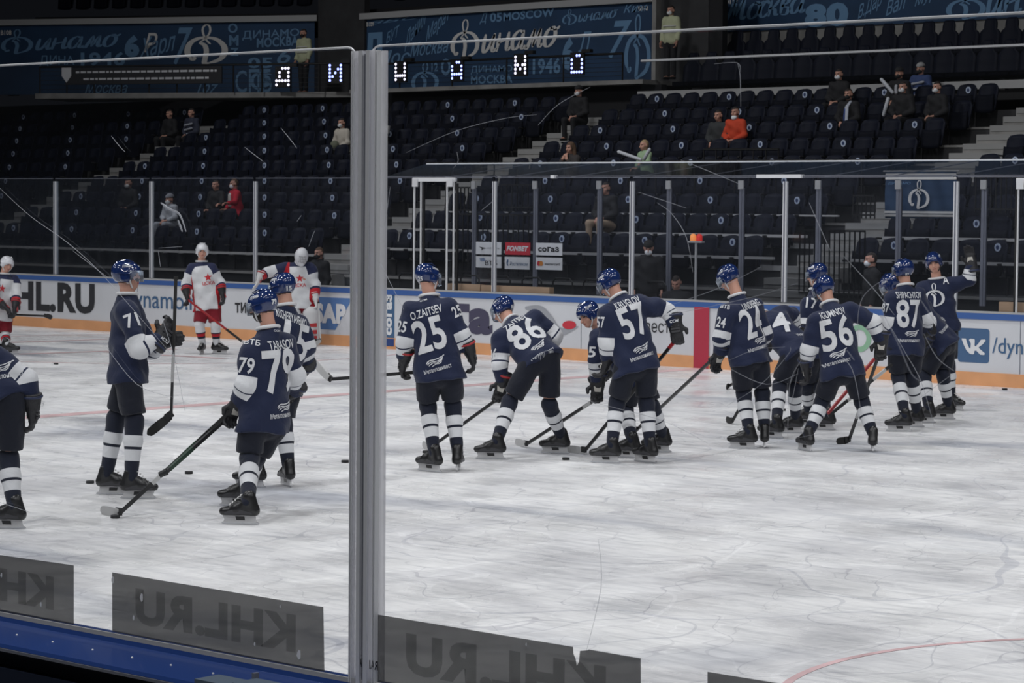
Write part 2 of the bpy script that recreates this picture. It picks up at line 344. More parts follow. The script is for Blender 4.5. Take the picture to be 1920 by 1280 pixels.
# far boards
FP = VP((0, FAR_Y), (1, FAR_Y), (0, -1, 0))
b = MB(); b.box(X0, X1, FAR_Y, FAR_Y+.10, .0, BOARD_H-.015); struct(b.build('wall_far_boards', M['board']))
b = MB(); b.box(X0, X1, FAR_Y-.022, FAR_Y+.13, BOARD_H-.015, BOARD_H+.012); struct(b.build('trim_far_board_cap', M['ledge']))
b = MB(); b.box(X0, X1, FAR_Y-.02, FAR_Y, BOARD_H-.105, BOARD_H-.015); struct(b.build('trim_far_blue_rail', M['blue']))
b = MB(); b.box(X0, X1, FAR_Y-.016, FAR_Y, 0.0, .195); struct(b.build('trim_far_kick_plate', M['kick']))
for px in (258, 690, 955, 1090, 1400, 1590, 1914):
    x = FP.uz(px, 600)[0]; b = MB(); b.box(x-.006, x+.006, FAR_Y-.003, FAR_Y, .2, .96); struct(b.build('trim_board_joint', M['alud']))
def ad(name, label, items, cat='advertisement'):
    """items = (material, builder of MB) ; first is the top-level mesh"""
    root = None
    for nm, m_, fn in items:
        mb = MB(); fn(mb)
        if root is None: root = mb.build(name, m_, fixn=False); tag(root, label, cat, 'advertising on the far boards')
        else: mb.build(nm, m_, root, fixn=False)
    return root
def tx(s, px0, pyt, px1, pyb, bold=.02, shear=0, off=.008, plane=None, pyc=None):
    pl = plane or FP
    def fn(mb):
        u0, _ = pl.uz(px0, (pyt+pyb)/2); u1, _ = pl.uz(px1, (pyt+pyb)/2); z1 = pl.uz(px0, pyt)[1]; z0 = pl.uz(px0, pyb)[1]
        put2d(mb, text2d(s, bold, shear), pl, u0, z0, u1, z1, off)
    return fn
ad('board_lettering', 'large black web address letters on white far boards at far left', [('', M['ink'], tx('KHL.RU', -6, 524.5, 178, 579, .045))])
ad('board_lettering', 'thin blue web address on far boards behind the man in profile', [('', M['inkblue'], tx('/dynamo.ru', 226, 541, 384, 585, .004))])
def tink(mb):
    for s, a, e in (('ТИ', 441, 462), ('НЬКОФФ', 477, 560)): tx(s, a, 566+(a-441)*.06, e, 586+(a-441)*.06, .03)(mb)
    u0, z1 = FP.uz(465, 565); u1, z0 = FP.uz(474, 588); um = (u0+u1)/2
    mb.add([FP.P(u0, z1, .008), FP.P(u1, z1, .008), FP.P(u1, (z0+z1)/2, .008), FP.P(um, z0, .008), FP.P(u0, (z0+z1)/2, .008)], [(0, 1, 2, 3, 4)])
ad('board_lettering', 'black lettering with shield emblem on far boards behind the paired skaters', [('', M['ink'], tink)])
def sap_bg(mb):
    u0, z1 = FP.uz(588, 556); u1 = FP.uz(661, 556)[0]; z0 = FP.uz(588, 616)[1]; um = FP.uz(629, 616)[0]
    mb.add([FP.P(u0, z0, .004), FP.P(um, z0, .004), FP.P(u1, z1, .004), FP.P(u0, z1, .004)], [(0, 1, 2, 3)])
ad('board_logo', 'blue slanted logo with white letters on boards left of the near glass post', [('', M['sapblue'], sap_bg), ('lettering', M['white'], tx('SAP', 590, 567, 649, 605, .06))])
def blk(px0, py0, px1, py1, off=.004):
    def fn(mb):
        u0, z1 = FP.uz(px0, py0); u1 = FP.uz(px1, py0)[0]; z0 = FP.uz(px0, py1)[1]; rect(mb, FP, u0, z0, u1, z1, off)
    return fn
def sog(mb):
    v, f, _ = text2d('согаз', .05); u0 = FP.uz(723, 600)[0]; u1 = FP.uz(736, 600)[0]; z0 = FP.uz(723, 628)[1]; z1 = FP.uz(723, 549)[1]
    mb.add([FP.P(u1-(u1-u0)*y, z0+(z1-z0)*x, .012) for x, y in v], f)
ad('board_logo', 'upright dark blue panel with vertical white lettering right of the near post', [('', M['inkblue'], blk(719, 542, 740, 634)), ('lettering', M['white'], sog), ('lower_panel', M['navyblue'], blk(719, 634, 740, 648, .018))])
ad('board_lettering', 'huge purple-grey letters on boards between numbers 25 and 86', [('', M['inkgrey'], tx('га', 840, 568, 924, 624, .05))])
def sw(mb):
    P = smooth_line([(985, 577), (1015, 582), (1035, 603), (1052, 622), (1085, 612)], 8); n = len(P)
    for i in range(n-1):
        t = i/(n-1); t2 = (i+1)/(n-1); q = []
        for (p, tt, sgn) in ((P[i], t, 1), (P[i+1], t2, 1), (P[i+1], t2, -1), (P[i], t, -1)):
            hw = 11*math.sin(PI*min(.98, .06+tt*.92)); u, z = FP.uz(p[0], p[1]+sgn*hw); q.append(FP.P(u, z, .007))
        mb.quad(*q)
def redd(mb):
    c = [FP.uz(1068+13*math.cos(a*PI/8), 609+8*math.sin(a*PI/8)) for a in range(16)]; mb.add([FP.P(u, z, .012) for u, z in c], [tuple(range(16))])
ad('board_logo', 'grey swoosh with red oval on boards between numbers 86 and 57', [('', M['swoosh'], sw), ('red_oval', M['signred'], redd)])
ad('board_lettering', 'thin grey lettering on boards under the bent arm of number 57', [('', M['ink'], tx('инвест', 1185, 603, 1256, 621, .0))])
ad('centre_stripe', 'wide vertical red stripe on far boards left of number 24', [('', M['stripe'], blk(1303, 575, 1331, 690, .019))], 'board marking')
def grn(mb):
    P = [(1612+22*math.cos(a*PI/16), 634+26*math.sin(a*PI/16), 1612+13*math.cos(a*PI/16), 634+16*math.sin(a*PI/16)) for a in range(32)]
    for i in range(32):
        a, c = P[i], P[(i+1) % 32]; mb.quad(*(FP.P(*FP.uz(x, y), .008) for x, y in ((a[0], a[1]), (c[0], c[1]), (c[2], c[3]), (a[2], a[3]))))
ad('board_logo', 'pale green ring logo on boards right of number 56', [('', M['green'], grn)])
def vkbg(mb):
    u0, z1 = FP.uz(1797, 614); u1 = FP.uz(1856, 614)[0]; z0 = FP.uz(1797, 678)[1]; r = .05; poly = []
    for cx_, cz, a0 in ((u1-r, z1-r, 0), (u0+r, z1-r, 90), (u0+r, z0+r, 180), (u1-r, z0+r, 270)):
        poly += [(cx_+r*math.cos(math.radians(a0+k*15)), cz+r*math.sin(math.radians(a0+k*15))) for k in range(7)]
    mb.add([FP.P(u, z, .004) for u, z in poly], [tuple(range(len(poly)))])
def vkg(mb):
    v = [(0, 1), (.17, 1), (.23, .7), (.31, .42), (.37, .36), (.385, .7), (.30, .93), (.36, 1), (.52, 1), (.545, .93), (.54, .57), (.58, .52), (.70, .72), (.80, .97), (.96, 1), (1, .93), (.88, .68), (.71, .48), (.74, .40), (.98, .10), (.95, 0), (.78, 0), (.62, .25), (.54, .24), (.53, .03), (.46, 0), (.34, .04), (.2, .25), (.08, .62), (0, .93)]
    f = [tuple(range(len(v)))]; u0, z1 = FP.uz(1804, 634); u1 = FP.uz(1849, 634)[0]; z0 = FP.uz(1804, 663)[1]
    mb.add([FP.P(u0+(u1-u0)*x, z0+(z1-z0)*y, .010) for x, y in v], f)
ad('board_logo', 'rounded dark blue square with white glyph on boards at far right', [('', M['vkblue'], vkbg), ('glyph', M['white'], vkg)])
ad('board_lettering', 'thin dark blue web address cut by the right edge', [('', M['inkblue'], tx('/dynamo.ru', 1861, 632, 2020, 671, .004))])

# far glass : posts and panes
def far_post(px, ytop, ybot, Y, label, m_=None, wd=.035, group='posts of the far glass', br=False):
    p = onY(px, (ytop+ybot)/2, Y); zt = onY(px, ytop, Y).z; zb = max(onY(px, ybot, Y).z, 0)
    b = MB(); b.box(p.x-wd, p.x+wd, Y, Y+.05, zb, zt); o = b.build('glass_post', m_ or M['alu'], origin=(p.x, Y, zb)); tag(o, label, 'post', group)
    b = MB(); b.box(p.x-wd*.25, p.x+wd*.25, Y-.012, Y, zb, zt); b.build('groove', M['alud'], o)
    if br:
        b = MB(); b.box(p.x-wd*1.1, p.x+wd*1.1, Y-.03, Y+.0, zt-.02, zt+.12); b.build('bracket', M['ledge'], o)
    return p.x
cap = BOARD_H+.012
fx = [onY(px, 440, FAR_Y+.05).x for px in (-85, 102, 282, 477, 690)]
names = ['', 'left of the helmet of the man in profile', 'above the helmet of the man in profile', 'right of the white-clad skater', '']
for px, yb, nm in ((102, 514, 'slim pale glass post behind the black letters at far left'), (282, 521, 'slim pale glass post right of the helmet in profile'), (477, 530, 'slim pale glass post between the two white-clad players'), (711, 538, 'slim pale glass post just right of the near glass post'),
                   (925, 547, 'pale glass post in front of the sponsor signs'), (1183, 556, 'pale glass post behind number 57'), (1470, 566, 'pale glass post between numbers 24 and 17'), (1790, 582, 'pale glass post beside the raised arm')):
    far_post(px, 340, yb, FAR_Y+.03, nm)
P_ = [-85, 102, 282, 477, 711, 925, 1183, 1470, 1790, 2150]
for i in range(len(P_)-1):
    xa = onY(P_[i], 440, FAR_Y+.05).x+.035; xb = onY(P_[i+1], 440, FAR_Y+.05).x-.035
    b = MB(); b.box(xa, xb, FAR_Y+.05, FAR_Y+.062, cap, GLASS_TOP)
    o = b.build('glass_screen', M['glassfar']); tag(o, 'clear far glass pane, number %d of nine counted from the left edge' % (i+1), 'glass pane', 'panes of the far glass')
    b = MB(); b.box(xa, xb, FAR_Y+.048, FAR_Y+.064, GLASS_TOP-.012, GLASS_TOP); b.build('polished_edge', M['alud'], o)
# bench enclosure
BY = FAR_Y+1.8
bp = [888, 1003, 1123, 1253, 1389, 1533, 1683, 1843, 2010]
bl = ['behind the sponsor signs, left end', 'between the middle and right sponsor signs', 'right of the sponsor signs', 'left of the goal lamp', 'above number 24', 'above number 17', 'in front of the blue flag', 'right of the raised arm', '']
for px, l in zip(bp[:-1], bl): far_post(px, 352, 545+(px-888)*.03, BY, 'dim grey rear bench post '+l, M['alud'], .045, 'rear posts of the players bench', True)
for i in range(len(bp)-1):
    xa = onY(bp[i], 440, BY).x+.045; xb = onY(bp[i+1], 440, BY).x-.045
    b = MB(); b.box(xa, xb, BY+.02, BY+.03, .9, 3.02); tag(b.build('glass_screen', M['glassfar']), 'rear bench glass pane, number %d of eight counted from the left' % (i+1), 'glass pane', 'rear panes of the bench')
xa = onY(800, 316, BY).x; xb = X1-10
b = MB(); b.v += [(xa, BY, 3.32), (xb, BY, 3.32), (xb, FAR_Y+.07, GLASS_TOP+.01), (xa+.6, FAR_Y+.07, GLASS_TOP+.01)]; b.f.append((0, 1, 2, 3))
cano = b.build('bench_canopy', M['glassfar'], fixn=False); tag(cano, 'sloping clear canopy over the players bench', 'canopy')
b = MB(); b.box(xa, xb, BY-.012, BY+.012, 3.305, 3.33); b.build('rear_rail', M['edge'], cano)
b = MB(); b.box(onY(711, 340, FAR_Y+.06).x, xb, FAR_Y+.05, FAR_Y+.068, GLASS_TOP+.01, GLASS_TOP+.022); b.build('front_rail', M['alud'], cano)
for px in range(900, 1900, 118):
    x = onY(px, 330, FAR_Y+1).x; b = MB(); b.tube([(x, FAR_Y+.1, GLASS_TOP+.0), (x+.55, BY, 3.31)], .008, 5); b.build('support_rod', M['alud'], cano)
for px in (1039, 1463):
    x = onY(px, 338, FAR_Y+.05).x; wd = .04 if px == 1039 else .42
    b = MB(); b.box(x-wd, x+wd, FAR_Y+.0, FAR_Y+.09, GLASS_TOP-.02, GLASS_TOP+.035); b.build('clamp_bar', M['edge'], cano)
# gates
def gate(px0, px1, ytop, ybot, label):
    Y = FAR_Y+.02; a = onY(px0, ytop, Y); c = onY(px1, ytop, Y); zt = a.z; zb = cap
    r = empty('bench_gate', (a.x, Y, zb), label, 'gate', 'gates beside the bench')
    for x in (a.x, a.x+.16, c.x-.16, c.x):
        b = MB(); b.box(x-.008, x+.008, Y-.01, Y+.02, zb, zt-.05); b.build('edge_profile', M['edge'], r)
    for x in (a.x-.04, a.x+.2, c.x-.2, c.x+.05):
        b = MB(); b.box(x-.02, x+.02, Y+.02, Y+.05, zb, zt-.08); b.build('black_post', M['black'], r)
    b = MB(); b.box(a.x-.03, c.x+.03, Y-.02, Y+.05, zt-.05, zt+.02); b.build('top_bar', M['edge'], r)
    for x in (a.x+.05, c.x-.05): b = MB(); b.box(x-.06, x+.06, Y-.05, Y-.02, zt-.14, zt+.0); b.build('hinge_block', M['alu'], r)
gate(777, 851, 335, 540, 'narrow pale-edged gate in the far glass above number 25')
gate(1910, 1990, 336, 585, 'black gate post with pale edge at the right frame edge')
# bench furniture
for i, px in enumerate(list(range(765, 1240, 58))):
    p = onY(px, 530, FAR_Y+1.1); b = MB(); r0 = .22
    b.tube([(p.x-r0, p.y, .95), (p.x-r0, p.y, 1.25), (p.x-r0+.06, p.y, 1.31), (p.x+r0-.06, p.y, 1.31), (p.x+r0, p.y, 1.25), (p.x+r0, p.y, .95)], .016, 6)
    ch = b.build('bench_chair', M['black'], origin=(p.x, p.y, .5)); tag(ch, 'black tube-backed bench chair, number %d from the left along the bench' % (i+1), 'chair', 'tube-backed chairs of the bench')
    b = MB(); b.box(p.x-.2, p.x+.2, p.y-.36, p.y, .92, .97); b.build('seat', M['black'], ch)
    for sx in (-1, 1): b = MB(); b.tube([(p.x+sx*.19, p.y-.33, .9), (p.x+sx*.19, p.y-.33, .20)], .012, 5); b.build('leg', M['black'], ch)
b = MB(); b.box(onY(700, 500, FAR_Y+.5).x, X1, FAR_Y+.11, FAR_Y+2.2, .15, .20); struct(b.build('floor_bench', M['rubber']))
for i, (a, c, yt, yb) in enumerate(((838, 900, 529, 545), (902, 1030, 532, 548), (1873, 1930, 563, 583))):
    Y = FAR_Y+.16; p, q = onY(a, yt, Y), onY(c, yt, Y); b = MB(); b.box(p.x, q.x, Y, Y+.12, .9, p.z-.02)
    tag(b.build('wooden_board', M['wood']), ['short pale wooden board behind the boards next to the gate', 'long pale wooden board under the sponsor signs', 'pale wooden board by the right frame edge'][i], 'board')
# sponsor signs
SG = VP((0, BY-.0), (1, BY-.0), (0, -1, 0))
def sign(px0, py0, px1, py1, label, back, items):
    u0, z1 = SG.uz(px0, py0); u1, z0 = SG.uz(px1, py1)[0], SG.uz(px0, py1)[1]
    b = MB(); rect(b, SG, u0, z0, u1, z1, 0, .02); o = b.build('sponsor_sign', back); tag(o, label, 'sign', 'sponsor signs on the bench glass')
    for s, fx0, fx1, fz0, fz1, bold, m_, sh in items:
        b = MB(); put2d(b, text2d(s, bold, sh), SG, u0+(u1-u0)*fx0, z0+(z1-z0)*fz0, u0+(u1-u0)*fx1, z0+(z1-z0)*fz1, .014); b.build('lettering', m_, o, fixn=False)
    return o, u0, z0, u1, z1
W_ = M['white']
o, u0, z0, u1, z1 = sign(893, 453, 940, 476, 'white sponsor sign with small dark arrow, upper left of six', W_, [('мегафон', .45, .93, .42, .6, 0, M['swoosh'], 0)])
b = MB(); b.add([SG.P(u0+(u1-u0)*x, z0+(z1-z0)*y, .014) for x, y in ((.12, .62), (.42, .5), (.3, .44), (.22, .3), (.24, .46))], [(0, 1, 2, 3, 4)]); b.build('emblem', M['ink'], o, fixn=False)
sign(948, 454, 994, 477, 'red sponsor sign with bold white slanted lettering', M['signred'], [('FONBET', .06, .95, .3, .72, .05, W_, .3)])
sign(1005, 455, 1054, 478, 'white sponsor sign with bold dark lettering, upper right', W_, [('согаз', .1, .9, .28, .7, .035, M['ink'], 0)])
o, u0, z0, u1, z1 = sign(893, 480, 940, 501, 'white sponsor sign behind the pale post, lower left', W_, [('ВТБ', .38, .86, .22, .66, .03, M['ink'], 0)])
b = MB(); [b.add([SG.P(u0+(u1-u0)*(x+s*.02), z0+(z1-z0)*(y-s*.1), .014) for x, y in ((.16, .8), (.36, .86), (.34, .8), (.14, .74))], [(0, 1, 2, 3)]) for s in range(3)]; b.build('emblem', M['sapblue'], o, fixn=False)
o, u0, z0, u1, z1 = sign(947, 481, 993, 504, 'white sponsor sign with thin blue lettering, lower middle', W_, [('Ростелеком', .22, .94, .3, .6, .0, M['inkblue'], .2)])
b = MB(); b.add([SG.P(u0+(u1-u0)*x, z0+(z1-z0)*y, .014) for x, y in ((.1, .75), (.15, .8), (.16, .6), (.13, .5), (.16, .25), (.1, .3), (.08, .5))], [tuple(range(7))]); b.build('emblem', M['inkblue'], o, fixn=False)
o, u0, z0, u1, z1 = sign(1005, 482, 1054, 505, 'white sponsor sign with red and orange discs, lower right', W_, [('mastercard', .36, .93, .38, .6, .01, M['ink'], 0)])
for k, mm in ((0, M['signred']), (1, M['lampo'])):
    b = MB(); b.add([SG.P(u0+(u1-u0)*(.13+.09*k)+.045*math.cos(a*PI/6), z0+(z1-z0)*.5+.045*math.sin(a*PI/6), .014+.002*k) for a in range(12)], [tuple(range(12))]); b.build('disc', mat('disc_orange', (.6, .22, .04), .6) if k else mm, o, fixn=False)
# goal lamps on a pole
Y = FAR_Y+.4; p = onY(1304, 560, Y); q = onY(1304, 455, Y); gl = empty('signal_lamp', (p.x, Y, 0.2), 'white pole with orange and red signal lamps behind the boards', 'lamp')
b = MB(); b.tube([(p.x, Y, .2), (p.x, Y, q.z)], .022, 8); b.build('pole', M['ledge'], gl)
b = MB(); b.box(p.x-.14, p.x+.14, Y-.04, Y+.04, q.z, q.z+.03); b.build('bracket', M['ledge'], gl)
for s, m_ in ((-1, 'lampo'), (1, 'lampr')):
    b = MB(); b.tube([(p.x+s*.062, Y, q.z+.03), (p.x+s*.062, Y, q.z+.10), (p.x+s*.062, Y, q.z+.13), (p.x+s*.062, Y, q.z+.145)], [.05, .05, .04, .015], 12)
    b.build('lamp_dome', M[m_], gl, smooth=True)
# flag hung behind the bench glass
FL = VP((0, BY+1.2), (1, BY+1.2), (0, -1, 0))
a = FL.uz(1661, 322); c = FL.uz(1792, 410); u0, z1 = a; u1, z0 = c
b = MB(); nu, nz = 24, 12
for j in range(nz+1):
    for i in range(nu+1): b.v.append(tuple(FL.P(u0+(u1-u0)*i/nu, z0+(z1-z0)*j/nz, .02*math.sin(i*.9+j*.3)*(1-.0*j))))
for j in range(nz):
    for i in range(nu): k = j*(nu+1)+i; b.f.append((k, k+1, k+nu+2, k+nu+1))
fl = b.build('club_flag', M['banner'], smooth=True, fixn=False); tag(fl, 'blue and white club flag hanging behind the bench glass', 'flag')
for fz in (.06, .13, .86, .94):
    b = MB()
    for i in range(nu): b.quad(*(FL.P(u0+(u1-u0)*t/nu, z0+(z1-z0)*(fz+dz), .02*math.sin(t*.9+fz*12*.3)+.012) for t, dz in ((i, -.025), (i+1, -.025), (i+1, .025), (i, .025))))
    b.build('white_stripe', M['bannerw'], fl, fixn=False)
LD = strokes2d('logoD', LOGO_D, 1, 1)
LD = strokes2d('logoD', LOGO_D, .2, .1)
um = u0+(u1-u0)*.5
b = MB(); put2d(b, LD, FL, um-.2, z0+(z1-z0)*.2, um+.2, z0+(z1-z0)*.82, .05); b.build('emblem', M['bannerw'], fl, fixn=False)
b = MB(); put2d(b, text2d('ДИНАМО', .02), FL, u0+.08, z0+(z1-z0)*.72, um-.16, z0+(z1-z0)*.78, .05); b.build('lettering', M['bannert'], fl, fixn=False)
b = MB(); b.tube([(u0-.05, BY+1.2, z1+.01), (u1+.05, BY+1.2, z1+.01)], .012, 6); b.build('hanging_rod', M['ledge'], fl)

# ================================================================== THE NEAR BOARDS AND GLASS
NP = VP((0, NEAR_Y), (1, NEAR_Y), (0, -1, 0))
xl = onY(-150, 600, NEAR_Y).x; xp = onY(683, 600, NEAR_Y).x; xr = onY(2100, 600, NEAR_Y).x
b = MB(); b.box(xl-6, xr+6, NEAR_Y-.05, NEAR_Y+.03, 0, BOARD_H-.04); struct(b.build('wall_near_boards', M['board']))
b = MB(); b.add([(x, NEAR_Y+dy, z) for x in (xl-6, xr+6) for dy, z in ((.03, 1.07), (.03, 1.03), (-.19, .985), (-.20, 1.0), (-.195, 1.012), (-.03, 1.045), (-.02, 1.07))], [tuple(range(7)), tuple(range(13, 6, -1))]+[(i, (i+1) % 7, 7+(i+1) % 7, 7+i) for i in range(7)])
cp = struct(b.build('trim_near_board_cap', M['navyblue']))
b = MB(); b.box(xl-6, xr+6, NEAR_Y-.024, NEAR_Y-.016, 1.058, 1.075); struct(b.build('trim_near_glass_bead', M['ledge']))
b = MB(); b.box(xl-6, xr+6, NEAR_Y-.204, NEAR_Y-.196, .988, .998); struct(b.build('trim_near_lower_bead', M['alud']))
b = MB(); b.box(xl-6, xr+6, NEAR_Y-.17, NEAR_Y-.13, .1, .92); struct(b.build('trim_near_back_panel', M['panel']))
for i, px in enumerate((32, 99, 174, 248, 321, 400, 484, 565, 645)):
    p = onY(px, 1180, NEAR_Y-.11); b = MB(); b.tube([(p.x, NEAR_Y-.11, 1.026), (p.x, NEAR_Y-.112, 1.0315)], [.0055, .003], 8); struct(b.build('trim_rivet', M['edge']))
def pane(px0, px1, ytop0, ytop1, label):
    a = onY(px0, ytop0, NEAR_Y); c = onY(px1, ytop1, NEAR_Y); zt = GLASS_TOP
    R_ = .05; b = MB(); b.box(a.x, c.x, NEAR_Y-.006, NEAR_Y+.006, 1.07, zt-.012); o = b.build('near_glass_screen', M['glass'])
    tag(o, label, 'glass pane')
    return o, a.x, c.x
def edge_line(o, x0, x1, rnd):
    """pale polished rim along the top of the pane, rounded where it meets the post"""
    P = [(x0, NEAR_Y, GLASS_TOP-.006), (x1, NEAR_Y, GLASS_TOP-.006)]
    s = 1 if rnd == 'r' else -1; xe = x1 if s > 0 else x0; e = [(xe+s*math.sin(t)*.035, NEAR_Y, GLASS_TOP-.006-.035*(1-math.cos(t))) for t in (.4, .8, 1.2, 1.57)]
    P = P+e if s > 0 else e[::-1]+P
    b = MB(); b.tube(P, .0035, 6); b.build('polished_edge', M['edge'], o)
gl_, xa, xb = pane(-150, 657, 87, 87, 'near clear glass pane left of the post'); edge_line(gl_, xa, xb-.01, 'r')
gr_, xc, xd = pane(707, 2100, 83, 20, 'near clear glass pane right of the post'); edge_line(gr_, xc+.01, xd, 'l')
# post between the panes : two scuffed clear strips and a metal joint
post = empty('near_glass_post', (xp, NEAR_Y, 1.07), 'wide scuffed translucent post joining the two near panes', 'post')
xs = [onY(px, 600, NEAR_Y-.02).x for px in (659, 681, 687, 707)]
zt = onY(683, 96, NEAR_Y).z
for a, c in ((xs[0], xs[1]), (xs[2], xs[3])):
    b = MB(); b.box(a, c, NEAR_Y-.022, NEAR_Y-.012, 1.06, zt); b.build('clear_strip', M['strip'], post)
    b = MB(); b.box(a, c, NEAR_Y+.012, NEAR_Y+.022, 1.06, zt); b.build('clear_strip', M['strip'], post)
b = MB(); b.box(xs[1]-.016, xs[1]-.001, NEAR_Y-.03, NEAR_Y+.03, 1.06, zt+.0); b.build('joint_rail', M['alu'], post)
b = MB(); b.box(xs[2]+.001, xs[2]+.016, NEAR_Y-.03, NEAR_Y+.03, 1.06, zt+.0); b.build('joint_rail', M['alu'], post)
b = MB(); b.box(xs[1], xs[2], NEAR_Y-.02, NEAR_Y+.02, 1.06, zt-.01); b.build('joint_gap', M['alud'], post)
for x in (xs[0], xs[0]+.009, xs[3]-.009, xs[3]):
    b = MB(); b.box(x-.0012, x+.0012, NEAR_Y-.026, NEAR_Y-.010, 1.06, zt); b.build('strip_edge', M['edge'], post)
v, f, _ = text2d('RAI', .03); u0 = onY(690, 1245, NEAR_Y-.03).x; u1 = onY(706, 1245, NEAR_Y-.03).x; zz1 = onY(690, 1237, NEAR_Y-.03).z; zz0 = onY(690, 1254, NEAR_Y-.03).z
b = MB(); b.add([(u1-(u1-u0)*x, NEAR_Y-.0245, zz0+(zz1-zz0)*y) for x, y in v], f)
v, f, _ = text2d('TA', .03); u0 = onY(670, 1242, NEAR_Y-.03).x; u1 = onY(681, 1242, NEAR_Y-.03).x
b.add([(u1-(u1-u0)*x, NEAR_Y-.0245, zz0+(zz1-zz0)*y+.002) for x, y in v], f); b.build('lettering', M['ink'], post, fixn=False)
# printed films on the glass (lettering reads from the ice, so it is mirrored here)
def film(pane_o, label, tl, tr, br, bl_, tear=None, text=(.1, .9), s='KHL.RU', nicks=()):
    off = .0085
    poly = [NP.uz(*p) for p in (tl, *(tear or ()), tr, br, bl_)]; mb = MB(); mb.add([NP.P(u, max(z, 1.072), off) for u, z in poly], [tuple(range(len(poly)))])
    o = mb.build('printed_film', M['film'], fixn=False); tag(o, label, 'film', 'printed films on the near glass')
    u0, u1 = poly[0][0], NP.uz(*tr)[0]; z1 = poly[0][1]; z0 = max(NP.uz(*bl_)[1], 1.072)
    v, f, _ = text2d(s, .05); a, c = u0+(u1-u0)*text[0], u0+(u1-u0)*text[1]; zz = z0+(z1-z0)*.2; H = (z1-z0)*.60
    mb = MB(); mb.add([NP.P(c-(c-a)*x, max(zz+H*y, 1.072), off+.001) for x, y in v], f); mb.build('lettering', M['filmt'], o, fixn=False)
    for (x, y, r) in nicks:
        u, z = NP.uz(x, y); n = 7; mb = MB(); k = r/700
        mb.add([NP.P(u+k*(.6+.5*((i*37) % 5)/5)*math.cos(i*2*PI/n), z+k*1.4*(.6+.5*((i*23) % 4)/4)*math.sin(i*2*PI/n), off+.002) for i in range(n)], [tuple(range(n))]); mb.build('worn_spot', M['edge'], o, fixn=False)
film(gl_, 'grey printed film cut by the left frame edge', (-150, 1018), (142, 1059), (142, 1170), (-150, 1120), s='KHL.RU', text=(.0, .88), nicks=((7, 1077, 5), (81, 1132, 5), (3, 1126, 3)))
film(gl_, 'grey printed film on the glass left of the post', (214, 1072), (610, 1137), (612, 1258), (214, 1183), text=(.12, .88), nicks=((216, 1086, 7), (270, 1119, 8), (255, 1157, 5), (565, 1226, 9), (530, 1136, 3), (482, 1206, 4)))
film(gr_, 'grey printed film right of the post with torn upper edge', (711, 1151), (1205, 1233), (1205, 1330), (711, 1278), tear=((1078, 1211.5), (1079, 1225), (1083, 1234), (1085, 1247), (1089, 1240), (1091, 1219), (1104, 1218), (1108, 1216.5)), text=(.12, .88), nicks=((991, 1207, 3),))
film(gr_, 'grey printed film low in the right pane, mostly below frame', (1330, 1258), (1800, 1335), (1800, 1420), (1330, 1360), text=(.1, .9))
# scratches on the glass
def scratches(o, lines, m_, wd):
    for ln in lines:
        mb = MB(); P = smooth_line(ln, 5); n = len(P)
        pts = [NP.P(*NP.uz(p[0], p[1]), .0075) for p in P]
        mb.tube(pts, [wd*(.35+.65*math.sin(PI*(i+.5)/n)) for i in range(n)], 4, flat=1)
        mb.build('scratch', m_, o, fixn=False)
scratches(gl_, [[(0, 350), (60, 405), (130, 455), (200, 520), (330, 670)], [(140, 470), (205, 520)], [(195, 640), (260, 720), (330, 745)], [(0, 940), (60, 960)], [(305, 590), (330, 670), (350, 770)], [(530, 240), (548, 262), (560, 278)], [(462, 276), (480, 290), (497, 303)],
 [(212, 255), (228, 275), (238, 285)], [(300, 470), (304, 500)], [(560, 415), (568, 404)], [(582, 462), (590, 440), (594, 432)], [(300, 465), (345, 462)]], M['scratch'], .0011)
scratches(gl_, [[(305, 381), (322, 392), (340, 402), (352, 434)], [(337, 412), (345, 434)], [(305, 380), (318, 390)]], M['scratch'], .0035)
scratches(gr_, [[(765, 286), (860, 245), (950, 222), (1010, 215)], [(1012, 235), (1050, 196), (1110, 163)], [(860, 285), (862, 303), (853, 315)], [(1386, 118), (1391, 145), (1392, 200)], [(1342, 120), (1385, 118), (1392, 135)], [(735, 350), (728, 400), (724, 425)], [(703, 395), (715, 420), (720, 427)],
 [(1235, 380), (1262, 400), (1290, 445), (1302, 510)], [(1210, 600), (1400, 560), (1500, 530)], [(715, 490), (760, 580)], [(1250, 575), (1350, 540), (1430, 500)], [(1060, 740), (1160, 765), (1250, 790), (1330, 830)], [(1560, 655), (1600, 690), (1618, 775)], [(1520, 380), (1560, 470)],
 [(1010, 845), (1210, 870), (1540, 812)], [(1370, 690), (1440, 720), (1500, 700)], [(1585, 480), (1640, 540), (1680, 590)], [(1280, 300), (1330, 320), (1390, 345)], [(905, 395), (930, 375)], [(1345, 570), (1480, 570)], [(1200, 360), (1290, 390)], [(1100, 1230), (1130, 1100), (1125, 1010)]], M['scratch'], .0009)
scratches(gr_, [[(1612, 640), (1612, 590), (1622, 555), (1650, 530), (1675, 520)], [(1660, 590), (1700, 660), (1730, 715), (1755, 800)], [(1366, 760), (1430, 720), (1480, 665), (1485, 650)], [(1728, 745), (1790, 700)], [(1480, 720), (1485, 760), (1500, 690)], [(1480, 820), (1484, 720), (1505, 675)], [(1370, 675), (1420, 655), (1475, 650)], [(1735, 625), (1760, 670), (1792, 695)]], M['scratch'], .0008)
scratches(gr_, [[(1655, 580), (1685, 640), (1712, 700), (1732, 715)], [(1728, 560), (1760, 610)], [(1590, 655), (1605, 675)]], M['scratch2'], .002)

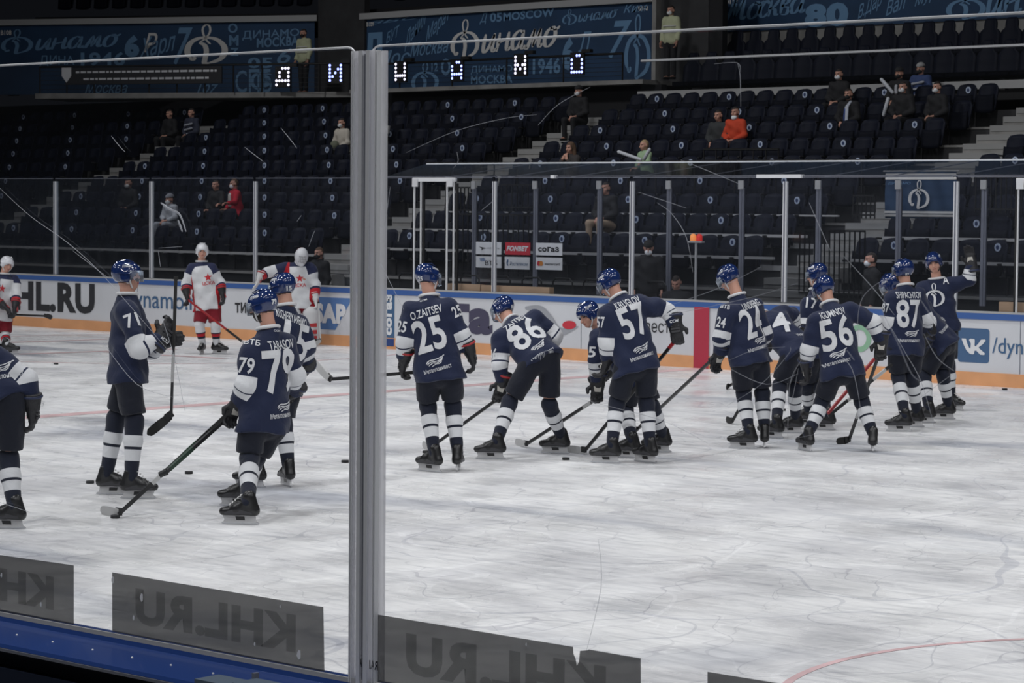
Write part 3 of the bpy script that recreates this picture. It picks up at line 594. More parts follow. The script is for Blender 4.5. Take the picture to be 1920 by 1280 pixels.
pa, pb = onY(401, 1263, NEAR_Y-.32), onY(470, 1266, NEAR_Y-.32); pc = onY(529, 1270, NEAR_Y-.32)
b = MB(); b.box(pa.x, pb.x-.004, NEAR_Y-.40, NEAR_Y-.30, .0, pa.z-.004); b.box(pb.x+.004, pc.x, NEAR_Y-.40, NEAR_Y-.30, .0, pb.z-.01)
cs_ = b.build('equipment_case', mat('case_blue_grey', (.07, .10, .14), .6)); tag(cs_, 'pale blue-grey case behind the near boards at the bottom edge', 'case')
b = MB(); b.box(pb.x-.006, pb.x+.006, NEAR_Y-.31, NEAR_Y-.29, .5, pb.z+.006); b.build('latch', M['alud'], cs_)
# ================================================================== THE STANDS
NROW = 9
def rowY(k): return FAR_Y+4.0+1.0*k
def rowF(k): return 1.85+.38*k-.70          # floor height of a row
axA = onY(402, 275, rowY(8)).x; axB = onY(1042, 285, rowY(7)).x+.35; axC = onY(1890, 262, rowY(7.5)).x+.5
LX, RX = -62.0, 12.0
b = MB()
for k in range(NROW+1):
    y0 = rowY(k)-.5; b.box(LX, RX, y0, y0+1.0 if k < NROW else y0+2.2, 0, rowF(k))
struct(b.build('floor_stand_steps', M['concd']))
b = MB()
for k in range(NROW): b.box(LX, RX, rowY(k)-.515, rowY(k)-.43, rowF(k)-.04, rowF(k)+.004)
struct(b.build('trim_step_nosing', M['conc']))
b = MB()
for k in range(3): b.box(LX, RX, rowY(k)-.53, rowY(k)-.515, rowF(k)-.08, rowF(k)+.006)
struct(b.build('trim_pale_step_edge', M['ledge']))
for nm, ax in (('left', axA), ('middle', axB), ('right', axC)):
    b = MB()
    for k in range(-2, NROW*2):
        z = rowF(0)+k*.19+.19; y = rowY(0)-.5+k*.5
        b.box(ax-.62, ax+.62, y, y+.55, max(0, z-.25), z+.01)
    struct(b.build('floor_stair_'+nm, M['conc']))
    b = MB()
    for k in range(-2, NROW*2): z = rowF(0)+k*.19+.19; y = rowY(0)-.5+k*.5; b.box(ax-.60, ax+.60, y-.012, y, z-.10, z+.012)
    struct(b.build('trim_stair_edge_'+nm, mat('stair_edge', (.26, .26, .255), .8)))
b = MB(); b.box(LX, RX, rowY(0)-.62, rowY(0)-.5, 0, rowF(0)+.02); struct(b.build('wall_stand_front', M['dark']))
for j, zz in enumerate((rowF(0)-.28, rowF(0)-.02)):
    b = MB(); b.box(LX, RX, rowY(0)-.66, rowY(0)-.62, zz-.02, zz+.03); struct(b.build('trim_stand_front_rail', M['conc'] if j else M['concd']))
# seat prototype -------------------------------------------------
def grid_shell(fn, nu, nv, th, nrm):
    """closed thin shell from a parametric sheet"""
    v = []; f = []
    for s in (0, 1):
        for j in range(nv+1):
            for i in range(nu+1):
                p = Vector(fn(i/nu, j/nv)); v.append(tuple(p+Vector(nrm)*(th*s)))
    o = (nu+1)*(nv+1)
    for j in range(nv):
        for i in range(nu):
            k = j*(nu+1)+i; f.append((k, k+1, k+nu+2, k+nu+1)); f.append((o+k, o+k+nu+1, o+k+nu+2, o+k+1))
    for i in range(nu): f.append((i, o+i, o+i+1, i+1)); k = nv*(nu+1)+i; f.append((k, k+1, o+k+1, o+k))
    for j in range(nv): k = j*(nu+1); f.append((k, k+nu+1, o+k+nu+1, o+k)); k += nu; f.append((k, o+k, o+k+nu+1, k+nu+1))
    return v, f
def seat_back(u, v):
    hw = .225*(1-.10*(1-v))*(1 if v < .8 else math.sqrt(max(.0, 1-((v-.8)/.2)**2*.45)))
    x = (u*2-1)*hw; return (x, .14+.13*v-.05*(1-(u*2-1)**2)*(-1)*.6 - .05*(u*2-1)**2, .36+.56*v - .03*(u*2-1)**2*v)
def seat_pan(u, v): x = (u*2-1)*.20; return (x, .06-.02*(u*2-1)**2+.05*v, .30+.36*v+.02*(u*2-1)**2)
PRO = {}
def proto(name, vs, fs, m_, smooth=True):
    me = bpy.data.meshes.new(name); me.from_pydata(vs, [], fs); me.materials.append(m_)
    bm = bmesh.new(); bm.from_mesh(me); bmesh.ops.recalc_face_normals(bm, faces=bm.faces); bm.to_mesh(me); bm.free()
    if smooth: me.polygons.foreach_set('use_smooth', [True]*len(me.polygons)); 
    PRO[name] = me; return me
v, f = grid_shell(seat_back, 6, 7, .035, (0, .9, -.2)); proto('stadium_seat', v, f, M['seat'])
v, f = grid_shell(seat_pan, 5, 5, .05, (0, -.95, .2)); proto('seat_pan', v, f, M['seat2'])
a_ = MB(); a_.box(-.26, -.225, -.16, .14, .50, .53); a_.box(-.255, -.23, .10, .14, 0, .5); a_.box(-.26, -.225, -.18, -.165, .51, .53); proto('armrest', a_.v, a_.f, M['black'], False)
a_ = MB(); a_.box(-.255, -.23, -.17, -.06, .531, .537); proto('armrest_tip', a_.v, a_.f, M['arm'], False)
n = 16; a_ = MB(); a_.add([(.058*math.cos(i*2*PI/n), .243, .79+.068*math.sin(i*2*PI/n)) for i in range(n)]+[(.058*math.cos(i*2*PI/n), .262, .79+.068*math.sin(i*2*PI/n)) for i in range(n)], [tuple(range(n))]+[(i, n+i, n+(i+1) % n, (i+1) % n) for i in range(n)])
proto('number_badge', a_.v, a_.f, M['badge'], False)
a_ = MB(); a_.add([(.030*math.cos(i*2*PI/n), .240, .79+.038*math.sin(i*2*PI/n)) for i in range(n)], [tuple(range(n))]); proto('badge_centre', a_.v, a_.f, M['badgeb'], False)
SEATS = []; rownames = ['front', 'second', 'third', 'fourth', 'fifth', 'sixth', 'seventh', 'eighth', 'ninth']
def side_of(x):
    if x < axA: return 'left of the left stair', int((axA-.7-x)/PW(x))+1
    if x < axB: return 'between left and middle stairs', int((x-axA-.7)/PW(x))+1
    if x < axC: return 'between middle and right stairs', int((x-axB-.7)/PW(x))+1
    return 'right of the right stair', int((x-axC-.7)/PW(x))+1
def PW(x): return .58 if x < axA else (.54 if x < axB else .50)
for k in range(NROW):
    for (a, c) in ((LX, axA-.72), (axA+.72, axB-.72), (axB+.72, axC-.72), (axC+.72, RX-1)):
        pw = PW((a+c)/2)
        nn = int((c-a)/pw); st = [(a+(i+.5)*pw) for i in range(nn)] if a > LX else [c-(i+.5)*pw for i in range(nn)]
        for i, x in enumerate(st):
            p = Vector((x, rowY(k)+.1, rowF(k))); X, Y_ = proj(p+UZ*.6)
            if X < -25 or X > 1945: continue
            sec, num = side_of(x)
            SEATS.append([depth_of(p), p, k, i, sec, num, X, Y_])
SEATS.sort(key=lambda s: s[0])
def seat_obj(p, k, i, sec, num, full=True):
    o = bpy.data.objects.new('stadium_seat', PRO['stadium_seat']); COL.objects.link(o); o.location = p
    tag(o, 'folded dark navy stadium seat in the %s row, number %d %s' % (rownames[k], num, sec), 'seat', 'folding seats of the stands')
    parts = ['seat_pan', 'armrest', 'armrest_tip'] + (['number_badge', 'badge_centre'] if (i+2*k) % 4 == 1 else [])
    par = {}
    for nme in parts:
        c = bpy.data.objects.new(nme, PRO[nme]); COL.objects.link(c)
        c.parent = par['number_badge'] if nme == 'badge_centre' else (par['armrest'] if nme == 'armrest_tip' else o); par[nme] = c
        if nme == 'number_badge': c['label'] = 'pale round number badge'
for s in SEATS[:300]: seat_obj(*s[1:6])
groups = {}
rest = {n_: MB() for n_ in ('stadium_seat', 'seat_pan', 'armrest', 'armrest_tip', 'number_badge', 'badge_centre')}
for s in SEATS[300:]:
    for nme in rest:
        if nme in ('number_badge', 'badge_centre') and (s[3]+2*s[2]) % 4 != 1: continue
        me = PRO[nme]; rest[nme].add([v.co+s[1] for v in me.vertices], [tuple(q.vertices) for q in me.polygons])
root = None
for nme, mb in rest.items():
    nm2 = 'stadium_seat_rows' if root is None else nme+'s'
    me_m = PRO[nme].materials[0]
    if root is None:
        root = mb.build(nm2, me_m, smooth=True); tag(root, 'remaining dark navy stadium seats in the upper rows far back', 'seats', kind='stuff')
    else: mb.build(nm2, me_m, root, smooth=False)['kind'] = 'stuff'
for nm, xa_, xb_, rows, dz in (('left', LX, axA-.8, (0,), .33), ('middle', axA+.8, axB-.8, (0,), .33), ('right', axB+.8, axC-.8, (0, 1, 2), .50), ('end', axC+.8, RX, (0, 1), .50)):
    for k in rows: b = MB(); b.box(xa_, xb_, rowY(k)+.02, rowY(k)+.08, rowF(k)+dz, rowF(k)+dz+(.05 if k < 2 else .03)); struct(b.build('trim_seat_beam_'+nm, M['ledge']))
# stair rails : black grilles beside the lower stairs
def grille(x0, x1, Y, z0, z1, label, n=14, slope=0):
    r = empty('stair_grille', (x0, Y, z0), label, 'railing')
    b = MB(); b.box(x0, x1, Y-.02, Y+.02, z1-.03, z1); b.box(x0, x1, Y-.02, Y+.02, z0+.05, z0+.08); b.build('rail', M['blackm'], r)
    b = MB()
    for i in range(n+1): x = x0+(x1-x0)*i/n; b.box(x-.009, x+.009, Y-.01, Y+.01, z0, z1-.03)
    b.build('bars', M['blackm'], r)
for px0, px1, py0, py1, kk, l in ((850, 885, 350, 400, 1, 'behind the gate'), (940, 1000, 345, 395, 2, 'above the sponsor signs'), (850, 1000, 400, 520, -.7, 'low black stair grille behind the sponsor signs'), (1500, 1620, 430, 560, -.7, 'low black stair grille left of the masked man'), (1600, 1640, 365, 410, 2, 'left of the flag'), (1720, 1790, 360, 412, 1, 'beside the flag'), (1830, 1915, 330, 400, 1.5, 'at the right frame edge')):
    Y = rowY(kk)-.3; a = onY(px0, py0, Y); c = onY(px1, py1, Y)
    grille(a.x, c.x, Y, min(c.z, a.z), max(c.z, a.z), l if l.startswith('low') else 'black upright-bar grille '+l, max(5, int((px1-px0)/9)))
for px0, px1, py0, py1, kk in ((800, 1060, 306, 306, 3), (1230, 1700, 303, 300, 3), (1320, 1460, 280, 280, 4.5)):
    Y = rowY(kk)-.55; a = onY(px0, py0, Y); c = onY(px1, py1, Y); b = MB(); b.tube([(a.x, Y, a.z), (c.x, Y, c.z)], .025, 6)
    for t in range(7): x = a.x+(c.x-a.x)*t/6; b.tube([(x, Y, a.z), (x, Y, a.z-.6)], .015, 5)
    tag(b.build('hand_rail', M['blackm']), 'thin black hand rail across the stand %s' % {800: 'over the gate', 1230: 'above the goal lamp', 1320: 'below the orange jacket'}[px0], 'railing')

# ================================================================== UPPER TIER
# middle gallery
GY = rowY(NROW)+.4
GP = VP((0, GY), (1, GY), (0, -1, 0))
def seg(px0, py0, px1, py1, Y): a = onY(px0, py0, Y); c = onY(px1, py1, Y); return a, c
a, c = seg(655, 168, 1205, 155, GY)
b = MB(); b.box(a.x, c.x, GY, GY+2.2, a.z-.10, a.z+.0); struct(b.build('trim_gallery_slab', M['conc'])); gz = a.z
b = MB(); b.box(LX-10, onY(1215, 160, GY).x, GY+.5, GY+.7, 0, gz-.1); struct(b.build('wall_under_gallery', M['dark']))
def fence(P0, P1, z0, z1, nb, label, ax=None):
    r = empty('gallery_railing', (P0[0], P0[1], z0), label, 'railing'); P0 = Vector((P0[0], P0[1], 0)); P1 = Vector((P1[0], P1[1], 0)); D = P1-P0
    b = MB(); b.tube([P0+UZ*z1, P1+UZ*z1], .028, 6); b.build('hand_rail', M['blackm'], r)
    for i in range(nb+1): b = MB(); p = P0+D*i/nb; b.tube([p+UZ*z0, p+UZ*z1], .022, 6); b.build('baluster', M['blackm'], r)
    b = MB()
    for j in range(1, 6): zz = z0+(z1-z0)*j/6; b.tube([P0+UZ*zz, P1+UZ*zz], .007, 4)
    b.build('wires', M['blackm'], r)
rt = onY(900, 112, GY).z
fence((a.x, GY), (c.x-.6, GY), gz, rt, 5, 'black wire railing of the middle gallery carrying lit letters')
BN = VP((0, GY+2.0), (1, GY+2.0), (0, -1, 0))
def banner(plane, px0, px1, ztop_px, zbot_px, label, items, ledge=True):
    u0 = plane.uz(px0, 100)[0]; u1 = plane.uz(px1, 100)[0]; z1 = plane.uz((px0+px1)/2, ztop_px)[1]; z0 = plane.uz((px0+px1)/2, zbot_px)[1]
    b = MB(); rect(b, plane, u0, z0, u1, z1, 0, .02); o = b.build('club_banner', M['banner']); tag(o, label, 'banner', 'blue lettered banners of the upper tier')
    for kind, s, pxa, pya, pxb, pyb, m_, rot in items:
        ua, za = plane.uz(pxa, pya); ub = plane.uz(pxb, pya)[0]; zb = plane.uz(pxa, pyb)[1]
        g = {'t': lambda: text2d(s, .03), 'T': lambda: text2d(s, .06), 'i': lambda: text2d(s, .01, .35), 'w': lambda: word2d(s), 'd': lambda: LD}[kind]()
        b = MB(); ua, ub = max(ua, u0), min(ub, u1); za, zb = min(za, z1-.01), max(zb, z0+.01)
        put2d(b, g, plane, ua, zb, ub, za, .02, 0, math.tan(rot))
        b.build('lettering' if kind != 'd' else 'emblem', m_, o, fixn=False)
    if ledge: b = MB(); b.obox(plane.P((u0+u1)/2, z1+.09, -.3), plane.d*((u1-u0)/2+.1), plane.n*.42, UZ*.08); struct(b.build('trim_tier_ledge', M['ledge']))
    return u0, u1, z0, z1
T, Wt = M['bannert'], M['bannerw']
banner(BN, 684, 1225, 21, 175, 'middle blue banner with large white script word', [
 ('w', 'Динамо', 846, 34, 1052, 108, Wt, .04), ('t', 'MOSCOW', 945, 22, 1040, 38, T, .03), ('t', '05', 920, 24, 942, 42, T, .0), ('i', 'Д', 900, 24, 915, 46, T, 0), ('w', 'Динамо', 1055, 14, 1160, 45, T, .06), ('i', 'Ким', 1170, 8, 1215, 24, T, .03),
 ('i', 'Москва', 770, 78, 842, 104, T, .06), ('T', 'Л', 684, 62, 718, 112, T, 0), ('i', 'ЗБС', 690, 32, 790, 44, T, .05), ('i', 'Марат', 800, 30, 846, 64, T, .6), ('i', 'Данил', 760, 40, 800, 74, T, .7), ('i', 'БУТ', 725, 55, 750, 75, T, .4),
 ('T', '6', 1055, 70, 1078, 132, T, 0), ('i', 'Л', 1085, 60, 1110, 100, T, 0), ('i', '7', 1142, 40, 1186, 110, T, 0), ('d', '', 1172, 28, 1222, 150, T, 0), ('t', '1946', 1000, 110, 1052, 140, T, 0), ('t', '12', 810, 118, 822, 134, T, 0), ('t', 'О', 828, 110, 846, 142, T, 0),
 ('t', 'ДИНАМО', 884, 124, 962, 140, T, 0), ('t', 'МОСКВА', 884, 142, 962, 158, T, 0), ('d', '', 772, 118, 824, 176, T, 0), ('t', 'Л', 700, 120, 722, 165, T, 0), ('t', 'В110', 1198, 12, 1216, 21, Wt, 0), ('t', 'В109', 688, 42, 702, 50, Wt, 0), ('i', 'Мос', 706, 95, 770, 122, T, 0)])
# right banner, VIP rows
RY = rowY(NROW)+.3
a, c = seg(1200, 171, 1960, 146, RY); zl = onY(1560, 160, RY).z
b = MB(); b.box(onY(1195, 170, RY).x, RX+3, RY, RY+.12, zl-.17, zl); struct(b.build('trim_vip_ledge', M['ledge']))
b = MB(); b.box(onY(1195, 170, RY).x, RX+3, RY+.1, RY+5, zl-.4, zl-.2); struct(b.build('floor_vip', M['rubber']))
zr = onY(1560, 99, RY).z; x0 = onY(1200, 110, RY).x
r = empty('vip_glass_railing', (x0, RY, zl), 'clear glass parapet with pale top rail below the right banner', 'railing')
b = MB(); b.tube([(x0, RY+.05, zr), (RX+3, RY+.05, zr)], .03, 6); b.build('top_rail', M['edge'], r)
b = MB(); b.box(x0, RX+3, RY+.045, RY+.055, zl, zr-.03); b.build('glass_sheet', M['glass'], r)
def vip_seat(u, v):
    q = u*2-1; hw = .25 if v < .62 else (.25-.10*min(1, (v-.62)/.08) if v < .9 else .15-.05*(v-.9)*10)
    return (q*hw, .14+.10*v-.03*q*q, .35+.78*v)
v, f = grid_shell(vip_seat, 6, 14, .06, (0, .95, -.1)); proto('parapet_chair', v, f, M['seat'])
v, f = grid_shell(lambda u, v: ((u*2-1)*.24, -.28+.38*v, .44-.03*v), 4, 4, .10, (0, 0, -1)); proto('vip_seat_cushion', v, f, M['seat2'])
a_ = MB(); a_.box(-.05, .05, -.05, .1, 0, .36); proto('chair_base', a_.v, a_.f, M['black'], False)
for row, (dy, dz, start) in enumerate(((1.0, -.2, 1290), (2.1, .35, 1372))):
    Y = RY+dy; x = onY(start, 100, Y).x; i = 0
    while x < RX+1:
        p = Vector((x, Y, zl+dz)); X, _y = proj(p)
        if X > 1950: break
        o = bpy.data.objects.new('parapet_chair', PRO['parapet_chair']); COL.objects.link(o); o.location = p
        tag(o, 'black high-backed seat in the %s parapet row, number %d from the left' % (('front', 'rear')[row], i+1), 'seat', 'high-backed seats below the right banner')
        c_ = bpy.data.objects.new('seat_cushion', PRO['vip_seat_cushion']); COL.objects.link(c_); c_.parent = o
        c_ = bpy.data.objects.new('chair_base', PRO['chair_base']); COL.objects.link(c_); c_.parent = o
        x += .52; i += 1
b = MB(); b.box(onY(1350, 80, RY+1.5).x, RX+3, RY+1.5, RY+3.2, zl-.3, zl+.35); struct(b.build('floor_vip_step', M['concd']))
RB = VP((0, RY+3.4), (1, RY+3.4), (0, -1, 0))
zb_ = RB.uz(1600, 42)[1]; b = MB(); b.box(onY(1352, 60, RY+3.5).x, RX+3, RY+3.45, RY+3.6, zl-.3, zb_+2.5); struct(b.build('wall_vip_back', M['conc']))
banner(RB, 1355, 1990, -70, 45, 'right blue banner with pale script running out of frame', [
 ('w', 'Москва', 1355, -8, 1512, 38, T, .05), ('T', '80', 1510, 8, 1592, 56, T, 0), ('i', 'В.Дар', 1610, -2, 1655, 30, T, .45), ('i', 'Вал', 1662, -4, 1700, 24, T, .3), ('i', 'Мур', 1716, -12, 1756, 10, T, .3), ('d', '', 1775, -16, 1850, 48, T, 0), ('w', 'ин', 1850, -14, 1918, 30, T, .05), ('t', 'В110', 1362, -5, 1384, 8, Wt, 0)], ledge=False)
# left banner on a wall turned slightly to the rink
dA, dB = 69.5, 66.6
A_, B_ = at(-40, 110, dA), at(592, 110, dB); LDIR = Vector((B_.x-A_.x, B_.y-A_.y, 0)).normalized(); LN = Vector((LDIR.y, -LDIR.x, 0))
LB = VP(A_, B_, LN)
banner(LB, -40, 590, 45, 176, 'left blue banner with white round emblem', [
 ('w', 'Динамо', 2, 52, 228, 98, T, .04), ('d', '', 346, 46, 428, 122, Wt, 0), ('T', '6', 234, 66, 262, 108, T, 0), ('i', 'Р', 270, 62, 296, 98, Wt, 0), ('i', 'Харл', 262, 66, 330, 112, T, .2), ('i', '7', 326, 52, 362, 122, T, 0), ('t', 'ДИНАМО', 455, 56, 562, 74, T, .04), ('t', 'МОСКВА', 482, 70, 560, 88, T, .04),
 ('t', 'О', 428, 44, 446, 62, T, 0), ('t', 'М', 430, 66, 448, 86, T, 0), ('t', 'Z', 432, 90, 448, 105, T, 0), ('t', '1946', 152, 98, 235, 124, T, 0), ('t', 'ДИНА', 75, 104, 140, 126, T, 0), ('t', '05', 465, 108, 512, 128, T, 0), ('t', 'СПБ', 442, 130, 510, 174, T, 0), ('T', 'Ф', 470, 130, 515, 176, T, 0), ('i', '6', 520, 90, 548, 120, T, 0), ('i', 'Москва', 160, 155, 240, 175, T, 0), ('i', '107', 370, 158, 410, 175, T, 0), ('t', 'В108', 2, 57, 22, 66, Wt, 0)])
# left gallery front : slab, railing, dark text board
dA, dB = 66.3, 63.2
A2, B2 = at(75, 178, dA), at(655, 169, dB); zs = (A2.z+B2.z)/2
LG = VP(A2, B2, LN); b = MB(); mid = (A2+B2)/2; L = (Vector((B2.x, B2.y))-Vector((A2.x, A2.y))).length
b.obox((mid.x-LN.x*1.0, mid.y-LN.y*1.0, zs-.07), LDIR*(L/2), LN*1.0, UZ*.07); struct(b.build('trim_left_gallery_slab', M['conc']))
fence((A2.x, A2.y), (B2.x, B2.y), zs, zs+.72, 11, 'black wire railing of the left gallery')
u0, z1 = LG.uz(125, 128); u1, z0 = LG.uz(418, 156); b = MB(); rect(b, LG, u0, z0, u1, z1, .06, .06); tb = b.build('text_board', M['ink']); tag(tb, 'long black board with two pale lines of tiny print and a shield', 'board')
b = MB(); rng = random.Random(3)
for j, (xa_, xb_) in enumerate(((.07, .97), (.12, .92))):
    x = xa_
    while x < xb_:
        w__ = rng.uniform(.015, .05); rect(b, LG, u0+(u1-u0)*x, z0+(z1-z0)*(.68-.42*j), u0+(u1-u0)*min(x+w__, xb_), z0+(z1-z0)*(.80-.42*j), .095, .004); x += w__+.008
b.build('print_lines', M['alu'], tb)
b = MB(); b.prism([(-.14, .18), (.14, .18), (.14, -.04), (0, -.22), (-.14, -.04)], LG.P(u0+.05, (z0+z1)/2+.05, .10), LDIR, UZ, LN, .01); b.build('shield', M['alu'], tb)
# lit letters
PAT = ['..###.#..#.#..#######...#', '#...##..###.#.###..##...#', '#...##...##...######...#'.ljust(25, '#'), '..##.#...##...#######...#', '#...##...###.###.#.##...#', '..##.#...##...##...######']
PAT[2] = '#...##...##...#######...#'
for i, (px, py, wht) in enumerate(((533, 144, 1), (632, 137, 0), (757, 135, 1), (863, 132, 0), (982, 122, 1), (1088, 120, 0))):
    pl = LG if i < 2 else GP; u, z = pl.uz(px, py); o_ = .10; d = .077 if i else .085
    b = MB(); rect(b, pl, u-.21, z-.27, u+.21, z+.27, o_, .05); nm = ['left end, over the steward', 'second from left, beside the near post', 'third, right of the near post', 'fourth from left', 'fifth from left', 'last on the right']
    o = b.build('lit_letter_panel', M['black']); tag(o, 'dot-matrix panel of %s lights, %s' % ('white' if wht else 'blue', nm[i]), 'light panel', 'lit letters along the gallery railing')
    for on in (0, 1):
        b = MB()
        for r in range(5):
            for c in range(5):
                if (PAT[i][r*5+c] == '#') == bool(on):
                    cc_ = pl.P(u+(c-2)*d, z+(2-r)*d*1.25, o_+.03); nn = 8; rr = .034 if on else .02
                    b.add([cc_+pl.d*(rr*math.cos(k*2*PI/nn))+UZ*(rr*math.sin(k*2*PI/nn)) for k in range(nn)], [tuple(range(nn))])
        b.build('lit_dots' if on else 'unlit_dots', (M['ledw'] if wht else M['led']) if on else M['ledoff'], o, fixn=False)
    b = MB(); rect(b, pl, u+.16, z+.25, u+.42, z+.33, o_, .12); b.build('hood', M['black'], o)
# side walls of the two passages and the tier above
def wallbox(px0, px1, py0, py1, Y, th, m_, nm):
    a = onY(px0, py1, Y); c = onY(px1, py0, Y); b = MB(); b.box(a.x, c.x, Y, Y+th, a.z, max(c.z, a.z+.5)); return struct(b.build(nm, m_))
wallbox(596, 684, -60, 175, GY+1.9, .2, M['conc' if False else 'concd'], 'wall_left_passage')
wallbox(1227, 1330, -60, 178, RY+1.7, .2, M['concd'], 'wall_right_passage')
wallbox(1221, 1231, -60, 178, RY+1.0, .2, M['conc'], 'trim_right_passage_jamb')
wallbox(1328, 1356, -60, 178, RY+1.6, .2, M['dark'], 'trim_passage_painted_shade')  # dark strip put in to imitate the shade beside the passage wall
# upper tier seats row above the left and middle banners
b = MB(); up = 0
for pl, px0, px1, py, lab in ((LB, 90, 560, 40, 'above the left banner'), (BN, 700, 1225, 12, 'above the middle banner')):
    u0 = pl.uz(px0, py)[0]; u1 = pl.uz(px1, py)[0]; z = pl.uz((px0+px1)/2, py)[1]; i = 0; u = u0
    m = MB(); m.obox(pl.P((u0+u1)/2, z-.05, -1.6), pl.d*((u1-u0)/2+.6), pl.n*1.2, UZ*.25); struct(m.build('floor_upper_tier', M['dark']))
    while u < u1:
        p = pl.P(u, z+.15, -1.0); o = bpy.data.objects.new('stadium_seat', PRO['stadium_seat']); COL.objects.link(o); o.location = p
        o.rotation_euler.z = math.atan2(pl.d.y, pl.d.x)
        tag(o, 'dark stadium seat %s, number %d from the left' % (lab, i+1), 'seat', 'upper tier seats')
        for nme in ['seat_pan']+(['number_badge'] if i % 4 == 1 else []):
            c_ = bpy.data.objects.new(nme, PRO[nme]); COL.objects.link(c_); c_.parent = o
        u += .56; i += 1
# ================================================================== SCULPTING: distance fields turned into one smooth surface
def N_(v): v = Vector(v); return v.normalized() if v.length > 1e-9 else Vector((0, 0, 1))
def A_of(v): return np.array(tuple(v), dtype=np.float64)
def d_cone(P, a, b, ra, rb, w=None, k=1.0, cut=None):
    a = A_of(a); b = A_of(b); ab = b-a; q = P-a; t = np.clip((q@ab)/max(1e-9, ab@ab), 0, 1); r = q-t[:, None]*ab
    if w is not None:
        w = A_of(N_(w)); r = r-np.outer((r@w)*(1-1/k), w)
    d = np.sqrt((r*r).sum(1))-(ra+(rb-ra)*t)
    if cut is not None: d = np.maximum(d, (P-A_of(cut[0]))@A_of(N_(cut[1])))
    return d
def d_ell(P, c, rad, ax):
    q = P-A_of(c); u = np.stack([(q@A_of(ax[i]))/rad[i] for i in range(3)], 1); L = np.sqrt((u*u).sum(1))
    g = np.sqrt(((u/np.array(rad))**2).sum(1))+1e-9
    return L*(L-1)/g
def smin(a, b, k):
    h = np.clip(0.5+0.5*(b-a)/k, 0, 1); return b+(a-b)*h-k*h*(1-h)
def field(P, prims, k):
    d = None
    for pr in prims:
        kk = pr[-1] if isinstance(pr[-1], float) and pr[0] in ('C', 'E') and len(pr) in (9, 5+1) else k
        if pr[0] == 'C':
            _, a, b, ra, rb = pr[:5]; w = pr[5] if len(pr) > 5 else None; sq = pr[6] if len(pr) > 6 else 1.0; cut = pr[7] if len(pr) > 7 else None
            e = d_cone(P, a, b, ra, rb, w, sq, cut)
        elif pr[0] == 'E': e = d_ell(P, pr[1], pr[2], pr[3])
        elif pr[0] == '-E': d = np.maximum(d, -d_ell(P, pr[1], pr[2], pr[3])) if d is not None else d; continue
        elif pr[0] == 'CUT': d = np.maximum(d, (P-A_of(pr[1]))@A_of(N_(pr[2]))); continue
        elif pr[0] == 'DENT': d = d+pr[3]*np.exp(-(((P-A_of(pr[1]))**2).sum(1))/(pr[2]**2)); continue
        elif pr[0] == 'WRK':
            for (w, fr, amp, ph) in pr[1]: d = d+amp*np.sin((P@A_of(w))*fr+ph)*np.sin((P@A_of(w.cross(Vector((.3, .5, .8)))))*fr*.35+ph*2)
            continue
        d = e if d is None else smin(d, e, kk)
    return d
def bounds(prims, pad):
    lo = np.full(3, 1e9); hi = np.full(3, -1e9)
    for pr in prims:
        if pr[0] == 'C':
            m = max(pr[3], pr[4])*max(1, pr[6] if len(pr) > 6 else 1)
            for p in (pr[1], pr[2]): lo = np.minimum(lo, A_of(p)-m); hi = np.maximum(hi, A_of(p)+m)
        elif pr[0] == 'E': m = max(pr[2]); lo = np.minimum(lo, A_of(pr[1])-m); hi = np.maximum(hi, A_of(pr[1])+m)
    return lo-pad, hi+pad
def axis_pts(lo, hi, h, fine=None):
    if fine is None: return np.linspace(lo, hi, max(4, int((hi-lo)/h)+1))
    a, b, hf = fine; a = max(a, lo); b = min(b, hi)
    if b <= a: return np.linspace(lo, hi, max(4, int((hi-lo)/h)+1))
    L = []
    if a > lo+h*.5: L.append(np.linspace(lo, a, max(2, int((a-lo)/h)+1))[:-1])
    L.append(np.linspace(a, b, int((b-a)/hf)+2))
    if b < hi-h*.5: L.append(np.linspace(b, hi, max(2, int((hi-b)/h)+1))[1:])
    return np.concatenate(L)
